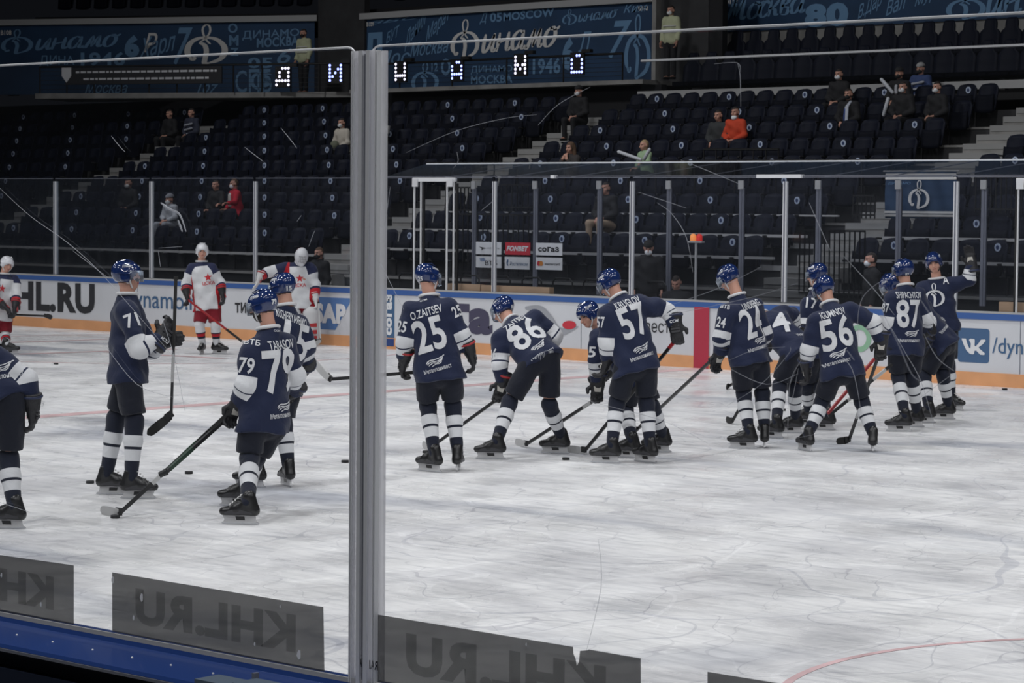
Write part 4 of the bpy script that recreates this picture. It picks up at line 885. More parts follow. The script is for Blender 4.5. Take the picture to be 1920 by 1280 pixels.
def sculpt(prims, h, k=0.03, fine=None, relax=1):
    lo, hi = bounds(prims, h*2.5)
    ax = [axis_pts(lo[i], hi[i], h, (fine[0][i]-fine[1], fine[0][i]+fine[1], fine[2]) if fine else None) for i in range(3)]
    X, Y, Z = np.meshgrid(*ax, indexing='ij'); sh = X.shape
    f = field(np.stack([X.ravel(), Y.ravel(), Z.ravel()], 1), prims, k).reshape(sh)
    s = f < 0; C = [s[i:sh[0]-1+i, j:sh[1]-1+j, l:sh[2]-1+l] for i in (0, 1) for j in (0, 1) for l in (0, 1)]
    cnt = sum(c.astype(int) for c in C); act = (cnt > 0) & (cnt < 8)
    I = np.argwhere(act); idx = -np.ones(act.shape, int); idx[act] = np.arange(len(I))
    acc = np.zeros((len(I), 3)); n = np.zeros(len(I))
    cr = [(i, j, l) for i in (0, 1) for j in (0, 1) for l in (0, 1)]
    def val(o): return f[I[:, 0]+o[0], I[:, 1]+o[1], I[:, 2]+o[2]]
    def pos(o): return np.stack([ax[q][I[:, q]+o[q]] for q in range(3)], 1)
    for a_, o in enumerate(cr):
        for q in range(3):
            if o[q] == 0:
                o2 = tuple(o[z]+(1 if z == q else 0) for z in range(3)); va, vb = val(o), val(o2); m = (va < 0) != (vb < 0)
                t = np.where(m, va/np.where(m, va-vb, 1), 0)[:, None]; acc += np.where(m[:, None], pos(o)*(1-t)+pos(o2)*t, 0); n += m
    V = acc/n[:, None]; F = []
    for q in range(3):
        a, b = (q+1) % 3, (q+2) % 3
        sl0 = [slice(None)]*3; sl1 = [slice(None)]*3; sl0[q] = slice(0, sh[q]-1); sl1[q] = slice(1, sh[q])
        e = s[tuple(sl0)] != s[tuple(sl1)]; E = np.argwhere(e); E = E[(E[:, a] > 0) & (E[:, b] > 0) & (E[:, a] < sh[a]-1) & (E[:, b] < sh[b]-1)]
        flip = s[tuple(E[:, z] for z in range(3))]
        def cell(da, db):
            J = E.copy(); J[:, a] -= da; J[:, b] -= db; return idx[J[:, 0], J[:, 1], J[:, 2]]
        Q = np.stack([cell(1, 1), cell(0, 1), cell(0, 0), cell(1, 0)], 1); Q[~flip] = Q[~flip][:, ::-1]; F.append(Q)
    F = np.concatenate(F)
    for _ in range(relax):
        S = V.copy(); c = np.ones(len(V))
        for i in range(4): np.add.at(S, F[:, i], V[F[:, (i+1) % 4]]); np.add.at(c, F[:, i], 1)
        V = V*.4+(S/c[:, None])*.6
    return V, F
def mesh_from(name, V, F, mats, parent=None, origin=(0, 0, 0), attrs=None, matidx=None):
    me = bpy.data.meshes.new(name); o_ = np.array(origin)
    me.from_pydata((V-o_).tolist(), [], F.tolist())
    for m in (mats if isinstance(mats, (list, tuple)) else [mats]): me.materials.append(m)
    if matidx is not None: me.polygons.foreach_set('material_index', matidx.astype(np.int32))
    me.polygons.foreach_set('use_smooth', [True]*len(me.polygons))
    for k, a in (attrs or {}).items():
        at_ = me.attributes.new(k, 'FLOAT', 'POINT'); at_.data.foreach_set('value', a.astype(np.float32))
    me.update(); o = bpy.data.objects.new(name, me); COL.objects.link(o)
    if parent is not None: o.parent = parent; o['_o'] = parent['_o']
    else: o.location = origin; o['_o'] = tuple(float(x) for x in origin)
    return o

# ---------------------------------------------------------------- cloth materials driven by limb parameters
def banded(name, base, stops, rough=0.75, mask=None, up=None, cuff=None, bump=0.6):
    """base cloth with constant bands: colours over attribute 'limb' where 'lm' > 0.5; optional colour above attribute 'up'"""
    m = bpy.data.materials.new(name); m.use_nodes = True; nt = m.node_tree; b = nt.nodes['Principled BSDF']; L = nt.links.new
    b.inputs['Roughness'].default_value = rough; b.inputs['Specular IOR Level'].default_value = 0.25; b.inputs['Sheen Weight'].default_value = 0.12
    def attr(n): a = nt.nodes.new('ShaderNodeAttribute'); a.attribute_name = n; return a.outputs['Fac']
    def ramp(stops, src, div):
        r = nt.nodes.new('ShaderNodeValToRGB'); r.color_ramp.interpolation = 'CONSTANT'; e = r.color_ramp.elements
        while len(e) < len(stops): e.new(0.5)
        for i, (p, c) in enumerate(stops): e[i].position = p/div; e[i].color = (*c, 1)
        d = nt.nodes.new('ShaderNodeMath'); d.operation = 'DIVIDE'; d.inputs[1].default_value = div; L(src, d.inputs[0]); L(d.outputs[0], r.inputs['Fac']); return r.outputs[0]
    def gt(src, v): g = nt.nodes.new('ShaderNodeMath'); g.operation = 'GREATER_THAN'; g.inputs[1].default_value = v; L(src, g.inputs[0]); return g.outputs[0]
    def mix(fac, a, c):
        x = nt.nodes.new('ShaderNodeMix'); x.data_type = 'RGBA'; L(fac, x.inputs[0])
        for s, v in ((6, a), (7, c)):
            if isinstance(v, tuple): x.inputs[s].default_value = (*v, 1)
            else: L(v, x.inputs[s])
        return x.outputs[2]
    cur = base
    if up: cur = mix(gt(attr('up'), up[0]), cur, up[1])
    if mask: cur = mix(gt(attr('side'), mask[0]), cur, mask[1])
    if stops: cur = mix(gt(attr('lm'), 0.5), cur, ramp(stops, attr('limb'), 3.0))
    if isinstance(cur, tuple): b.inputs['Base Color'].default_value = (*cur, 1)
    else: L(cur, b.inputs['Base Color'])
    tc = nt.nodes.new('ShaderNodeTexCoord'); n = nt.nodes.new('ShaderNodeTexNoise'); n.inputs['Scale'].default_value = 7; n.inputs['Detail'].default_value = 4; n.inputs['Distortion'].default_value = .8
    bp = nt.nodes.new('ShaderNodeBump'); bp.inputs['Strength'].default_value = bump; bp.inputs['Distance'].default_value = 0.03
    L(tc.outputs['Object'], n.inputs['Vector']); L(n.outputs['Fac'], bp.inputs['Height']); L(bp.outputs['Normal'], b.inputs['Normal'])
    return m
NAVY = (0.0085, 0.0145, 0.045); NAVYD = (0.006, 0.009, 0.022); WHT = (0.62, 0.63, 0.65); RED = (0.42, 0.012, 0.022)
def stripes(a, b_, navy=NAVY):
    w_ = (b_-a); return [(0, navy), (a, WHT), (a+w_*.45, navy), (a+w_*.55, WHT), (b_, navy)]
MJ = {}
def jersey_mat(a, b_):
    k = (round(a, 2), round(b_, 2))
    if k not in MJ: MJ[k] = banded('jersey_navy_cloth', NAVY, stripes(a, b_))
    return MJ[k]
MC = dict(
 pants=banded('pants_navy_cloth', (0.0055, 0.0075, 0.016), None), sock=banded('sock_navy_knit', NAVYD, stripes(.24, .66, NAVYD)),
 rj=banded('jersey_white_red_cloth', WHT, [(0, (0.015, 0.02, 0.06)), (.35, WHT), (1.25, (0.015, 0.02, 0.06)), (1.38, RED)], up=(1.06, (0.015, 0.02, 0.06)), mask=(.95, RED)),
 rp=banded('pants_red_cloth', (0.20, 0.008, 0.018), None), rs=banded('sock_white_red_knit', WHT, [(0, WHT), (.36, (0.01, 0.012, 0.03)), (.42, RED), (.56, (0.01, 0.012, 0.03)), (.66, WHT)]),
 hn=mat('helmet_navy_gloss', (0.008, 0.022, 0.095), 0.16, coat=0.6), hw=mat('helmet_white_gloss', (0.62, 0.63, 0.66), 0.25, coat=0.4), hr=mat('mask_red', (0.45, 0.02, 0.03), 0.3),
 skin=mat('skin', (0.50, 0.27, 0.20), 0.5, spec=0.35), lips=mat('lips', (0.36, 0.11, 0.09), 0.5), eye=mat('eye_dark', (0.02, 0.014, 0.012), 0.3), hair=mat('hair_dark', (0.022, 0.015, 0.012), 0.7, bump=.6, bscale=90), hairb=mat('hair_brown', (0.10, 0.055, 0.03), 0.7, bump=.6, bscale=90), hairl=mat('hair_blond', (0.35, 0.24, 0.13), 0.7),
 visor=sheer('visor_clear', (0.75, 0.8, 0.9), 0.10, 0.05, (0.93, 0.95, 0.98), 0.9), strapw=mat('strap_white', (0.62, 0.62, 0.63), 0.5), strapk=mat('strap_black', (0.02, 0.02, 0.02), 0.5),
 glove=mat('glove_black', (0.009, 0.009, 0.012), 0.55, bump=.4, bscale=60), gnavy=mat('glove_navy', (0.012, 0.02, 0.06), 0.5), gred=mat('glove_red', (0.35, 0.015, 0.02), 0.5), palm=mat('glove_palm', (0.48, 0.46, 0.42), 0.7), gw=mat('glove_white', (0.6, 0.6, 0.6), 0.5),
 boot=mat('skate_boot_black', (0.010, 0.010, 0.011), 0.32), bootg=mat('skate_trim_grey', (0.035, 0.035, 0.04), 0.4), holder=mat('blade_holder_white', (0.5, 0.5, 0.51), 0.4), steel=mat('skate_steel', (0.55, 0.56, 0.58), 0.22, 0.9), lace=mat('laces_white', (0.55, 0.55, 0.54), 0.8),
 stick=mat('stick_carbon', (0.012, 0.012, 0.013), 0.35), stickr=mat('stick_red', (0.30, 0.015, 0.02), 0.35), tapew=mat('stick_tape_white', (0.42, 0.42, 0.42), 0.8), tapek=mat('stick_tape_black', (0.015, 0.015, 0.015), 0.85), stickg=mat('stick_green', (0.012, 0.035, 0.02), 0.4),
 letter=mat('letter_white', (0.60, 0.61, 0.63), 0.7), letterr=mat('letter_red', (0.5, 0.02, 0.03), 0.7), pad=mat('goalie_pad_white', (0.55, 0.55, 0.56), 0.6, bump=.2, bscale=12), maskw=mat('face_mask_white', (0.72, 0.74, 0.76), 0.8), maskk=mat('face_mask_black', (0.015, 0.015, 0.016), 0.8),
)
def interp(p, q, t): return Vector(p)*(1-t)+Vector(q)*t

# ---------------------------------------------------------------- head, hand, boot
def head_prims(c, fr, up):
    """c = centre of the skull, fr = where the face looks, up = crown direction"""
    r = fr.cross(up).normalized(); ax = (r, fr, up)
    P = [('E', c+up*.015-fr*.012, (.074, .094, .098), ax), ('E', c-up*.045+fr*.028, (.058, .062, .072), ax), ('E', c-up*.088+fr*.055, (.032, .03, .026), ax),
         ('C', c+fr*.084+up*.01, c+fr*.112-up*.03, .009, .015), ('E', c+fr*.066+up*.028, (.05, .022, .014), ax), ('E', c+fr*.084-up*.062, (.024, .012, .011), ax)]
    for s in (-1, 1):
        P += [('E', c+r*(s*.078)-fr*.012-up*.01, (.012, .022, .034), ax), ('E', c+r*(s*.042)+fr*.055-up*.03, (.026, .026, .026), ax)]
    return P, ax
def head_dents(c, fr, up):
    r = fr.cross(up).normalized(); return [('DENT', c+r*(s*.031)+fr*.088+up*.008, .017, .009) for s in (-1, 1)]
def glove_prims(w, h, d, lat, nrm, scale=1.0, curl=.9, bare=False):
    """w wrist, d pointing to the knuckles, lat across the palm towards the thumb, nrm out of the palm (fingers curl to it)"""
    s = scale; r = .0085*s if bare else .0155*s; pal = w+d*(.085*s); P = []
    if not bare: P += [('C', w-d*.10*s, w+d*.0, .068*s, .050*s, lat, 1.15, (w-d*.095*s, -d))]
    P += [('C', w+d*.01, pal, (.022 if bare else .036)*s, (.020 if bare else .030)*s, lat, 1.75)]
    for i in range(4):
        off = (1.5-i)*(.019 if bare else .027)*s; L = (.040, .046, .043, .034)[i]*s*(1.0 if bare else 1.05); k0 = pal+lat*off+d*(.012*s); p = k0; ang = .35*curl*(1+.08*i); dirs = d
        for j in range(3):
            a = ang+j*.85*curl; dd = (d*math.cos(a)+nrm*math.sin(a)).normalized(); q = p+dd*L*(1, .75, .6)[j]; P.append(('C', p, q, r*(1-.08*j), r*(1-.08*(j+1)))); p = q
    t0 = w+d*(.03*s)+lat*(.034 if bare else .052)*s; t1 = t0+(d*.6+lat*.75+nrm*.25).normalized()*.042*s; t2 = t1+(d*.75+nrm*.7).normalized()*.036*s
    P += [('C', t0, t1, r*1.2, r*1.1), ('C', t1, t2, r*1.1, r*.95)]
    return P
def orient_hand(fd, stick=None, side=1, nr=None):
    d = N_(fd)
    if stick is not None: lat = N_(Vector(stick)-d*Vector(stick).dot(d)); lat = lat if lat.z > 0 else -lat
    else:
        n0 = Vector(nr) if nr is not None else -HR*side; n0 = N_(n0-d*n0.dot(d)); lat = d.cross(n0)*1.0; lat = lat if lat.dot(HT) > 0 else -lat
    nrm = lat.cross(d)
    if nr is not None and nrm.dot(Vector(nr)) < 0: nrm = -nrm
    return d, lat, nrm
def skate(parent, ankle, con, dirv, org, laces=False, mirror=1, tilt=None):
    """boot, holder and steel; con = contact point on the ice, dirv = toe direction"""
    d = N_(Vector((dirv.x, dirv.y, 0))); r = d.cross(UZ); s0 = con+UZ*.072; heel = s0-d*.105; toe = s0+d*.145
    P = [('C', heel+UZ*.045, ankle+UZ*.07-d*.01, .046, .053), ('C', heel+UZ*.04, s0+d*.03+UZ*.05, .044, .046), ('C', s0+d*.03+UZ*.045, toe+UZ*.032, .044, .035, r, 1.12), ('C', ankle+UZ*.02, s0+d*.05+UZ*.07, .046, .038), ('CUT', s0, -UZ)]
    V, F = sculpt(P, .013, .02, relax=1); o = mesh_from('skate', V, F, MC['boot'], parent, org)
    b = MB(); z0, z1 = con.z+.018, con.z+.075
    def hp(t, z): return con+d*t+UZ*(z-con.z)
    b.prism([(-.115, .078), (.150, .078), (.135, .040), (.145, .018), (-.130, .018), (-.120, .040)], con-r*.009, d, UZ, r, .018)
    me = b.build('blade_holder', MC['holder'], o)
    b = MB(); b.prism([(-.030, .066), (.045, .066), (.035, .036), (-.035, .036)], con-r*.0105, d, UZ, r, .021); b.build('holder_opening', MC['boot'], o)
    b = MB(); b.prism([(-.150, .012), (-.135, .022), (.150, .022), (.162, .014), (.150, .004), (.11, .0005), (-.12, .0005), (-.145, .005)], con-r*.003, d, UZ, r, .006); b.build('blade', MC['steel'], o)
    if laces:
        b = MB()
        for i in range(5):
            p = interp(s0+d*.085+UZ*.083, ankle+UZ*.075+d*.052, i/4.); b.tube([p-r*.026, p+d*.008+UZ*.006, p+r*.026+UZ*.008], .005, 5)
        b.build('laces', MC['lace'], o)
    b = MB(); b.prism([(-.1, .0), (.03, .03), (.10, .01), (.13, -.005), (.12, -.02), (-.1, -.015)], s0+UZ*.03-r*.048, d, UZ, r, .004); b.prism([(-.1, .0), (.03, .03), (.10, .01), (.13, -.005), (.12, -.02), (-.1, -.015)], s0+UZ*.03+r*.044, d, UZ, r, .004)
    b.build('side_trim', MC['bootg'], o)
    return o
def decal(bvh, g, c, u, v, n, W, H, m_, name, parent, org, off=.005, back=.35):
    """letters g wrapped on the cloth: laid out at c along u, v and dropped along -n"""
    vs, f, _ = g; out = []; ok = []
    for x, y in vs:
        p = c+u*((x-.5)*W)+v*((y-.5)*H)+n*back; hit = bvh.ray_cast(p, -n, back+.30)
        if hit[0] is None: out.append((0, 0, 0)); ok.append(False)
        else:
            nn = hit[1]; nn = nn if nn.dot(n) > 0 else -nn; out.append(tuple(hit[0]+nn*off*.4+n*off*.8)); ok.append(True)
    lens = max(W, H)*.5; ff = []
    for q in f:
        if all(ok[i] for i in q):
            P = [Vector(out[i]) for i in q]
            if max((P[i]-P[i-1]).length for i in range(len(P))) < max(.09, lens*.6): ff.append(q)
    if not ff: return None
    mb = MB(); mb.v = out; mb.f = ff; return mb.build(name, m_, parent, fixn=False)
METAL = strokes2d('swirl', [([(-1, .1), (-.6, .5), (-.1, .45), (.4, .5), (1, .75), (1.05, .9)], .2, .14), ([(-.95, -.1), (-.5, .2), (0, .1), (.5, .15), (.95, .55)], .2, .12), ([(-.8, -.35), (-.3, -.05), (.1, -.2), (.6, .0), (.85, .3)], .2, .11), ([(-.5, -.6), (0, -.35), (.4, -.4), (.7, -.1)], .18, .1)], .2, .12, 3)

# ---------------------------------------------------------------- a skater
PLAYERS = []
def skater(label, feet, hip, knees, neck, head, face, shoulders, elbows, wrists, hands, kit='navy', hem=.10, decals=(), band=(1.0, 1.5), laces=(False, False), hold=(None, None),
           visor=True, strap='w', hnum=None, bulk=1.0, hairm='hair', gcol=None, palmn=(None, None), headup=None, beard=False, hipw=.11, collar=True, scale=1.0, curl=(.9, .9), goalie=False, knee_r=1.0):
    """joints are (x, y, d): frame position and distance beyond (+) or before (-) the skater's own depth; angles: 0 away, 90 frame left, 180 to the viewer"""
    cons = [ice(f[0], f[1]) for f in feet]; D0 = sum(depth_of(c) for c in cons)/len(cons)
    G = sum((c for c in cons), Vector())/len(cons); org = (G.x, G.y, 0.0)
    def J(t): return at(t[0], t[1], D0+t[2])
    def dirn(a, p=0): a = math.radians(a); p = math.radians(p); return ((HT*math.cos(a)-HR*math.sin(a))*math.cos(p)-UZ*math.sin(p)).normalized()
    fd = [dirn(f[2]) for f in feet]
    ankles = [c+UZ*.155-d*.055 for c, d in zip(cons, fd)]
    pel = J(hip); kn = [J(k_) for k_ in knees]; nk = J(neck); hc = J(head); sh = [J(s) for s in shoulders]; el = [J(e) for e in elbows]; wr = [J(w_) for w_ in wrists]; hd = [J(h_) for h_ in hands]
    fr = dirn(*face); upv = N_(hc-nk) if headup is None else dirn(*headup); upv = N_(upv-fr*upv.dot(fr))
    torso = N_(nk-pel); lat = N_(sh[1]-sh[0]); lat = N_(lat-torso*lat.dot(torso)); tf = torso.cross(lat)      # tf: one of front/back
    hips = [pel-lat*hipw-torso*.05, pel+lat*hipw-torso*.05]
    for i in (0, 1):
        if (hips[i]-kn[i]).length > .60: pass
    # body : one continuous surface
    hpr, hax = head_prims(hc, fr, upv)
    body = [('C', pel, interp(pel, nk, .55), .11, .12, lat, 1.25), ('C', interp(pel, nk, .55), interp(pel, nk, .70), .11, .085, lat, 1.15), ('C', interp(pel, nk, .70), nk, .06, .055), ('C', nk, hc-fr*.02-upv*.03, .062, .060), ('C', interp(sh[0], sh[1], .12), interp(sh[0], sh[1], .88), .035, .035)]
    for i in (0, 1):
        body += [('C', interp(sh[i], el[i], .12), el[i], .045, .04), ('C', el[i], wr[i], .04, .030), ('C', wr[i], interp(wr[i], hd[i], .6), .026, .02), ('C', hips[i], kn[i], .09, .058), ('C', kn[i], ankles[i], .055, .038), ('C', ankles[i]-UZ*.02, cons[i]+UZ*.10+fd[i]*.06, .035, .03)]
    V, F = sculpt(body+hpr+head_dents(hc, fr, upv), .026, .022, fine=(A_of(hc), .15, .0085), relax=1)
    # face regions
    cen = V[F].mean(1); q = cen-A_of(hc); x = q@A_of(hax[0]); y = q@A_of(hax[1]); z = q@A_of(hax[2]); mi = np.zeros(len(F), int)
    mi[(y > .06) & (abs(abs(x)-.031) < .013) & (abs(z-.008) < .007)] = 1; mi[(y > .05) & (abs(abs(x)-.032) < .017) & (abs(z-.026) < .006)] = 2
    mi[(y > .07) & (abs(x) < .024) & (abs(z+.062) < .008)] = 3
    mi[(y < .01-(z*.3)) & (z > -.055) & (abs(x) < .085) & (abs(z) < .12) & (abs(y) < .13) & ~((abs(x) > .066) & (y > -.04))] = 2
    if beard: mi[(z < -.03) & (z > -.125) & (y > .0) & (abs(x) < .08) & ~((abs(x) < .02) & (abs(z+.062) < .008))] = 2
    root = mesh_from('person', V, F, [MC['skin'], MC['eye'], MC[hairm], MC['lips']], None, org, matidx=mi); tag(root, label, 'person', 'hockey players on the ice')
    red = kit != 'navy'
    # socks and skates
    for i in (0, 1):
        kk, an = kn[i], ankles[i]; shin = N_(an-kk); calf = interp(kk, an, .35)
        P = [('C', kk, kk+shin*.02, .078*bulk*knee_r, .08*bulk*knee_r), ('C', kk, calf, .080*bulk, .078*bulk), ('C', calf, an+UZ*.03, .078*bulk, .056), ('WRK', [(UZ, 60, .002, i)])]
        if goalie: P = [('C', kk+UZ*.12, an-UZ*.05, .13, .12, lat, 1.15), ('C', an-UZ*.02, an-UZ*.06+fd[i]*.10, .09, .07)]
        V, F = sculpt(P, .014, .03); t = ((V-A_of(kk))@A_of(an-kk))/(an-kk).length_squared
        s = mesh_from('leg_pad' if goalie else 'sock', V, F, MC['pad'] if goalie else MC['rs' if red else 'sock'], root, org, {'limb': np.clip(t, 0, 1), 'lm': np.ones(len(V))})
        if goalie:
            for t_, w_ in ((.1, .03), (.5, .03), (.8, .02)): b = MB(); p = interp(kk, an, t_)+fr*.135; b.obox(p, lat*.09, fr*.012, UZ*w_); b.build('pad_stripe', MC['gred'], s)
        skate(root, an, cons[i], fd[i], org, laces[i])
    # pants
    P = [('C', pel+torso*.06, pel-torso*.05, .125*bulk, .138*bulk, lat, 1.2)]
    for i in (0, 1):
        e = interp(hips[i], kn[i], .86); ax_ = kn[i]-hips[i]; P.append(('C', hips[i], interp(hips[i], kn[i], 1.0), .120*bulk, .108*bulk, None, 1.0, (e, ax_)))
    P.append(('WRK', [(Vector((.3, .2, 1)), 28, .004, .5), (Vector((1, .2, .3)), 22, .004, 1.5)]))
    V, F = sculpt(P, .016, .02); mesh_from('hockey_pants', V, F, MC['rp' if red else 'pants'], root, org)
    # jersey
    S = interp(sh[0], sh[1], .5); chest = interp(S, pel, .14); mid = interp(S, pel, .55); low = pel-torso*(hem+.05); back = interp(S, nk, .5)
    P = [('C', chest, mid, .150*bulk, .148*bulk, lat, 1.30), ('C', mid, low, .150*bulk, .182*bulk, lat, 1.40), ('C', sh[0], sh[1], .092*bulk, .092*bulk), ('C', S, nk, .118, .084, None, 1.0, (interp(S, nk, .86), nk-S))]
    P.append(('CUT', pel-torso*(hem+.015), -torso))
    for i in (0, 1):
        P += [('C', interp(sh[i], S, .12)-torso*.01, interp(sh[i], el[i], .4), .100*bulk, .088*bulk), ('C', interp(sh[i], el[i], .35), el[i], .086*bulk, .082*bulk), ('C', el[i], interp(el[i], wr[i], .97), .083*bulk, .068*bulk, None, 1.0, (interp(el[i], wr[i], .93), wr[i]-el[i]))]
    rg = random.Random(int(hip[0]*7+hip[1]))
    P.append(('WRK', [(N_(lat+torso*.7), 34, .008, rg.random()*6), (N_(-lat+torso*.9), 27, .008, rg.random()*6), (N_(torso+lat*.15), 46, .003, rg.random()*6)]))
    V, F = sculpt(P, .0135, .04)
    best = np.full(len(V), 1e9); tl = np.zeros(len(V))
    for i in (0, 1):
        for a_, b_, o_ in ((sh[i], el[i], 0), (el[i], wr[i], 1)):
            a3, b3 = A_of(a_), A_of(b_); ab = b3-a3; tt = ((V-a3)@ab)/(ab@ab); tc = np.clip(tt, 0, 1); dd = np.linalg.norm(V-a3-tc[:, None]*ab, axis=1)
            m_ = dd < best; best[m_] = dd[m_]; tl[m_] = o_+tc[m_]
    dt = d_cone(V, chest, low, .150*bulk, .17*bulk, lat, 1.26); lm = ((best-.09*bulk) < dt+.012).astype(float); lm = np.where((best-.09*bulk) < dt, 1.0, 0.0) if True else lm
    lm = np.clip(.5+(dt-(best-.088*bulk))/.02, 0, 1)
    up = ((V-A_of(pel))@A_of(torso))/max(.2, (S-pel).dot(torso)); side = abs((V-A_of(pel))@A_of(lat))/.20
    jm = MC['rj'] if red else jersey_mat(*band)
    je = mesh_from('jersey', V, F, jm, root, org, {'limb': tl, 'lm': lm, 'up': up, 'side': side})
    bv = BVHTree.FromPolygons([tuple(p) for p in V.tolist()], [tuple(f_) for f_ in F.tolist()])
    if collar:
        c0 = interp(S, nk, .84); b = MB(); nkd = N_(N_(hc-upv*.1-c0)+N_(nk-S)); u_ = N_(lat-nkd*lat.dot(nkd)); v_ = nkd.cross(u_); R1 = .084
        b.tube([c0+nkd*.015+(u_*math.cos(t_*PI/10)*R1*1.12+v_*math.sin(t_*PI/10)*R1) for t_ in range(21)], .016, 8, cap=False); b.build('collar', MC['strapw'], je, smooth=True)
    for i in (0, 1):        # hem and cuff knit
        pass
    # decals on the jersey
    for dc in decals:
        kind, s, px, py, W, H = dc[:6]; opt = dc[6] if len(dc) > 6 else {}
        r_ = ray(px, py); hit = bv.ray_cast(CAM, N_(r_), 200)
        if hit[0] is None: continue
        c = hit[0]
        if 'arm' in opt:
            i = opt['arm']; a_ = (sh[i]-el[i]) if opt.get('seg', 0) == 0 else (el[i]-wr[i]); v_ = N_(a_); n_ = N_(-ray(px, py)); n_ = N_(n_*.75+(c-interp(sh[i], el[i], .4)).normalized()*.25); n_ = N_(n_-v_*n_.dot(v_)); u_ = v_.cross(n_)
        elif 'front' in opt or 'back' in opt or True:
            n_ = tf if tf.dot(ray(px, py)) < 0 else -tf; v_ = torso; u_ = v_.cross(n_)
            c = c-n_*(c-pel).dot(n_)+n_*((c-pel).dot(n_))
        if 'rot' in opt: a_ = math.radians(opt['rot']); u_, v_ = u_*math.cos(a_)+v_*math.sin(a_), v_*math.cos(a_)-u_*math.sin(a_)
        g = {'num': lambda: text2d(s, .022, 0, 8), 'name': lambda: text2d(s, .012, 0, 5), 'txt': lambda: text2d(s, .02, 0, 3), 'metal': lambda: METAL, 'logo': lambda: strokes2d('logoDc', LOGO_D, .2, .1, 6), 'star': lambda: STAR}[kind]()
        decal(bv, g, c, u_, v_, n_, W, H, MC[opt.get('m', 'letter')], {'num': 'number', 'name': 'name_lettering', 'txt': 'lettering', 'metal': 'sponsor_emblem', 'logo': 'chest_emblem', 'star': 'star_emblem'}[kind], je, org)
    # gloves
    for i in (0, 1):
        fdv = hd[i]-wr[i]; st_ = hold[i]; side_ = -1 if i == 0 else 1
        d_, la, nr = orient_hand(fdv, st_, side_, palmn[i] if palmn[i] is not None else None)
        V, F = sculpt(glove_prims(wr[i], hd[i], d_, la, nr, 1.2, curl[i]), .009, .012)
        gl = mesh_from('glove', V, F, MC['gw' if goalie else 'glove'], root, org)
        b = MB(); cN = wr[i]-d_*.06
        for t_ in (0,): b.tube([cN-d_*.03+(la*math.cos(a*PI/8)*.084+nr*math.sin(a*PI/8)*.074) for a in range(17)], .013, 6, cap=False)
        b.build('cuff_roll', MC[gcol or ('gred' if red else 'gnavy')], gl, smooth=True)
        for j in range(3): b = MB(); p = wr[i]+d_*(.02+.028*j)-nr*.042; b.obox(p, la*.044, d_*.010, nr*.007); b.build('back_roll', MC['gred' if red else 'bootg'], gl)
        b = MB(); b.prism([(-.035, .02), (-.03, .085), (.03, .085), (.045, .03), (.02, .0)], wr[i]+nr*.040, la, d_, nr, .004); b.build('palm_patch', MC['palm'], gl)
        b = MB(); v_, f_, _ = text2d('CCM', .03, .2); b.add([wr[i]-d_*(.01+.03*y)-nr*.082+la*(x-.5)*.09 for x, y in v_], f_); b.build('cuff_lettering', MC['letter'], gl, fixn=False)
    # helmet
    r_h = hax[0]; hup = upv
    if goalie:
        V, F = sculpt([('E', hc+upv*.0+fr*.01, (.125, .145, .165), hax), ('E', hc-upv*.11+fr*.07, (.07, .07, .06), hax)], .011, .02); cen = V[F].mean(1); q = cen-A_of(hc); mi = np.where((q@A_of(fr) < -.02), 1, 0)
        h_ = mesh_from('goalie_mask', V, F, [MC['hw'], MC['hr']], root, org, matidx=mi); b = MB()
        for j in range(5): a_ = (j-2)*.028; b.tube([hc+fr*.148+upv*(.07)+r_h*a_, hc+fr*.165+upv*.0+r_h*a_, hc+fr*.15-upv*.08+r_h*a_], .004, 5)
        for j in range(3): b.tube([hc+fr*.150+upv*(.05-.05*j)-r_h*.07, hc+fr*.168+upv*(.05-.05*j), hc+fr*.150+upv*(.05-.05*j)+r_h*.07], .004, 5)
        b.build('cage', MC['alu' if False else 'steel'], h_)
    else:
        hz = hc+upv*.028-fr*.006
        P = [('E', hz, (.106, .130, .108), hax), ('E', hz+upv*.02-fr*.04, (.098, .095, .095), hax)]
        P += [('E', hc+r_h*(s_*.088)-upv*.022-fr*.005, (.022, .042, .045), hax) for s_ in (-1, 1)]
        P += [('-E', hc+fr*.13-upv*.055, (.14, .09, .095), hax), ('CUT', hc-upv*.048-fr*.05, N_(-upv-fr*.10))]
        for s_ in (-1, 1): P += [('DENT', hz+r_h*(s_*.045)+upv*.10+fr*.03, .022, .006), ('DENT', hz+r_h*(s_*.05)+upv*.095-fr*.04, .022, .006), ('DENT', hz+r_h*(s_*.1)+upv*.04-fr*.0, .024, .006)]
        V, F = sculpt(P, .0095, .012); h_ = mesh_from('helmet', V, F, MC['hw' if red else 'hn'], root, org)
        hb = BVHTree.FromPolygons([tuple(p) for p in V.tolist()], [tuple(f_) for f_ in F.tolist()])
        b = MB()
        for s_ in (-1, 1): b.tube([hz+r_h*(s_*.035)+upv*(.10)+fr*(.055), hz+r_h*(s_*.04)+upv*.115, hz+r_h*(s_*.035)+upv*.095-fr*.07], [.004, .006, .004], 6)
        for s_ in (-1, 1): b.tube([hz+r_h*(s_*.109)+fr*.06-upv*.01, hz+r_h*(s_*.114)-upv*.005-fr*.01, hz+r_h*(s_*.098)-fr*.08], .004, 6)
        b.build('helmet_ridge', MC['hw' if red else 'hn'], h_)
        st = MC['strapw' if strap == 'w' else 'strapk']; b = MB()
        ch = hc-upv*.118+fr*.050
